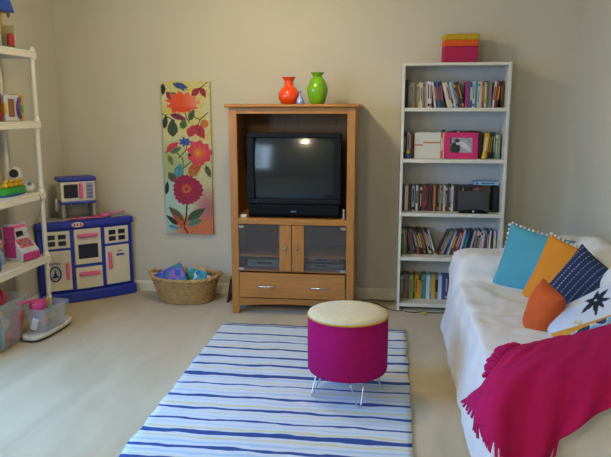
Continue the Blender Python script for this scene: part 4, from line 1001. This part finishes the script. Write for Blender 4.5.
# ------------------------------------------------------------ magenta throw over the near arm
G = [
 [(.52,2.52,.595),(.45,2.42,.605),(.388,2.33,.55),(.360,2.465,.427),(.336,2.61,.325)],
 [(.60,2.58,.595),(.50,2.42,.615),(.388,2.28,.570),(.352,2.32,.455),(.342,2.36,.360)],
 [(.68,2.64,.595),(.57,2.44,.617),(.43,2.245,.595),(.362,2.21,.49),(.352,2.18,.400)],
 [(.77,2.69,.595),(.66,2.46,.619),(.52,2.245,.605),(.468,2.20,.43),(.470,2.175,.260)],
 [(.86,2.74,.605),(.76,2.50,.624),(.62,2.25,.605),(.600,2.205,.47),(.575,2.190,.340)],
 [(.96,2.80,.615),(.86,2.55,.629),(.75,2.27,.610),(.715,2.215,.53),(.690,2.200,.450)],
 [(1.03,2.86,.625),(.95,2.58,.637),(.88,2.31,.618),(.840,2.235,.57),(.820,2.21,.525)],
 [(1.06,2.90,.640),(1.03,2.62,.647),(1.0,2.35,.625),(.96,2.255,.59),(.94,2.225,.570)]]
rows_ = [curve_pts(c_, 8) for c_ in G]
nr = len(rows_[0]); cols_ = [curve_pts([rows_[k][r_] for k in range(len(G))], 9) for r_ in range(nr)]
bm = bmesh.new(); nc = len(cols_[0]); g = []
for r_ in range(nr):
    g.append([bm.verts.new(cols_[r_][c_]+Vector((0, 0, 0))) for c_ in range(nc)])
for r_ in range(nr-1):
    for c_ in range(nc-1): bm.faces.new((g[r_][c_], g[r_][c_+1], g[r_+1][c_+1], g[r_+1][c_]))
bm.normal_update()
for r_ in range(nr):
    for c_ in range(nc):
        v = g[r_][c_]; hang = max(0, (r_/(nr-1)-.4)/.6)
        off = .014*hang*math.sin(c_*.62+1.1*noise.noise((c_*.2, r_*.1, 0)))+.006*noise.noise((c_*.22, r_*.22, 5))
        v.co += v.normal*off*(-1 if v.normal.z < 0 else 1)
lower = [g[nr-1][c_].co.copy() for c_ in range(nc)]; left = [g[r_][0].co.copy() for r_ in range(nr)]; lown = [(g[nr-1][c_].co-g[nr-2][c_].co).normalized() for c_ in range(nc)]
mb = MB(); mb.bm.free(); mb.bm = bm
thm = mat('magenta_fleece', 'b21c58', .95, bump=.3, bscale=220, spec=.1)
throw = mb.build('throw_blanket', thm, smooth=True)
so = throw.modifiers.new('thick', 'SOLIDIFY'); so.thickness = .007; so.offset = 0
tag(throw, 'magenta fleece throw with cut fringe draped over near arm of the sofa', 'blanket')
# fringe strips along the lower hem and a bunch at the seat corner
for c_ in range(0, int(nc*.62), 1):
    p = lower[c_]; d_ = lown[c_]; t_ = (lower[min(c_+1, nc-1)]-lower[max(c_-1, 0)]).normalized()
    l_ = .038+.02*random.random(); sw_ = Vector((random.uniform(-.3, .3), random.uniform(-.3, .3), -.4)); q = p+(d_+sw_*.4).normalized()*l_
    n_ = t_.cross(d_).normalized()*.0025; w2 = t_*.010
    f_ = MB(); A_ = [f_.bm.verts.new(x) for x in (p-w2+n_, p+w2+n_, p+w2-n_, p-w2-n_)]; B_ = [f_.bm.verts.new(x) for x in (q-w2*.8+n_, q+w2*.8+n_, q+w2*.8-n_, q-w2*.8-n_)]
    f_.bm.faces.new(A_); f_.bm.faces.new(B_[::-1])
    for i in range(4): f_.bm.faces.new((A_[i], A_[(i+1) % 4], B_[(i+1) % 4], B_[i]))
    f_.build('fringe_strip', thm, throw)
for r_ in range(0, 17):
    p = left[r_]; q = p+Vector((-.035+random.uniform(-.02, .01), .03+random.uniform(-.03, .03), -.015-.02*random.random()))
    mid = (p+q)/2+Vector((0, 0, .012))
    MB().tube(curve_pts([p, mid, q], 4), [.009]*8+[.006], n=6).build('fringe_strip', thm, throw, smooth=True)
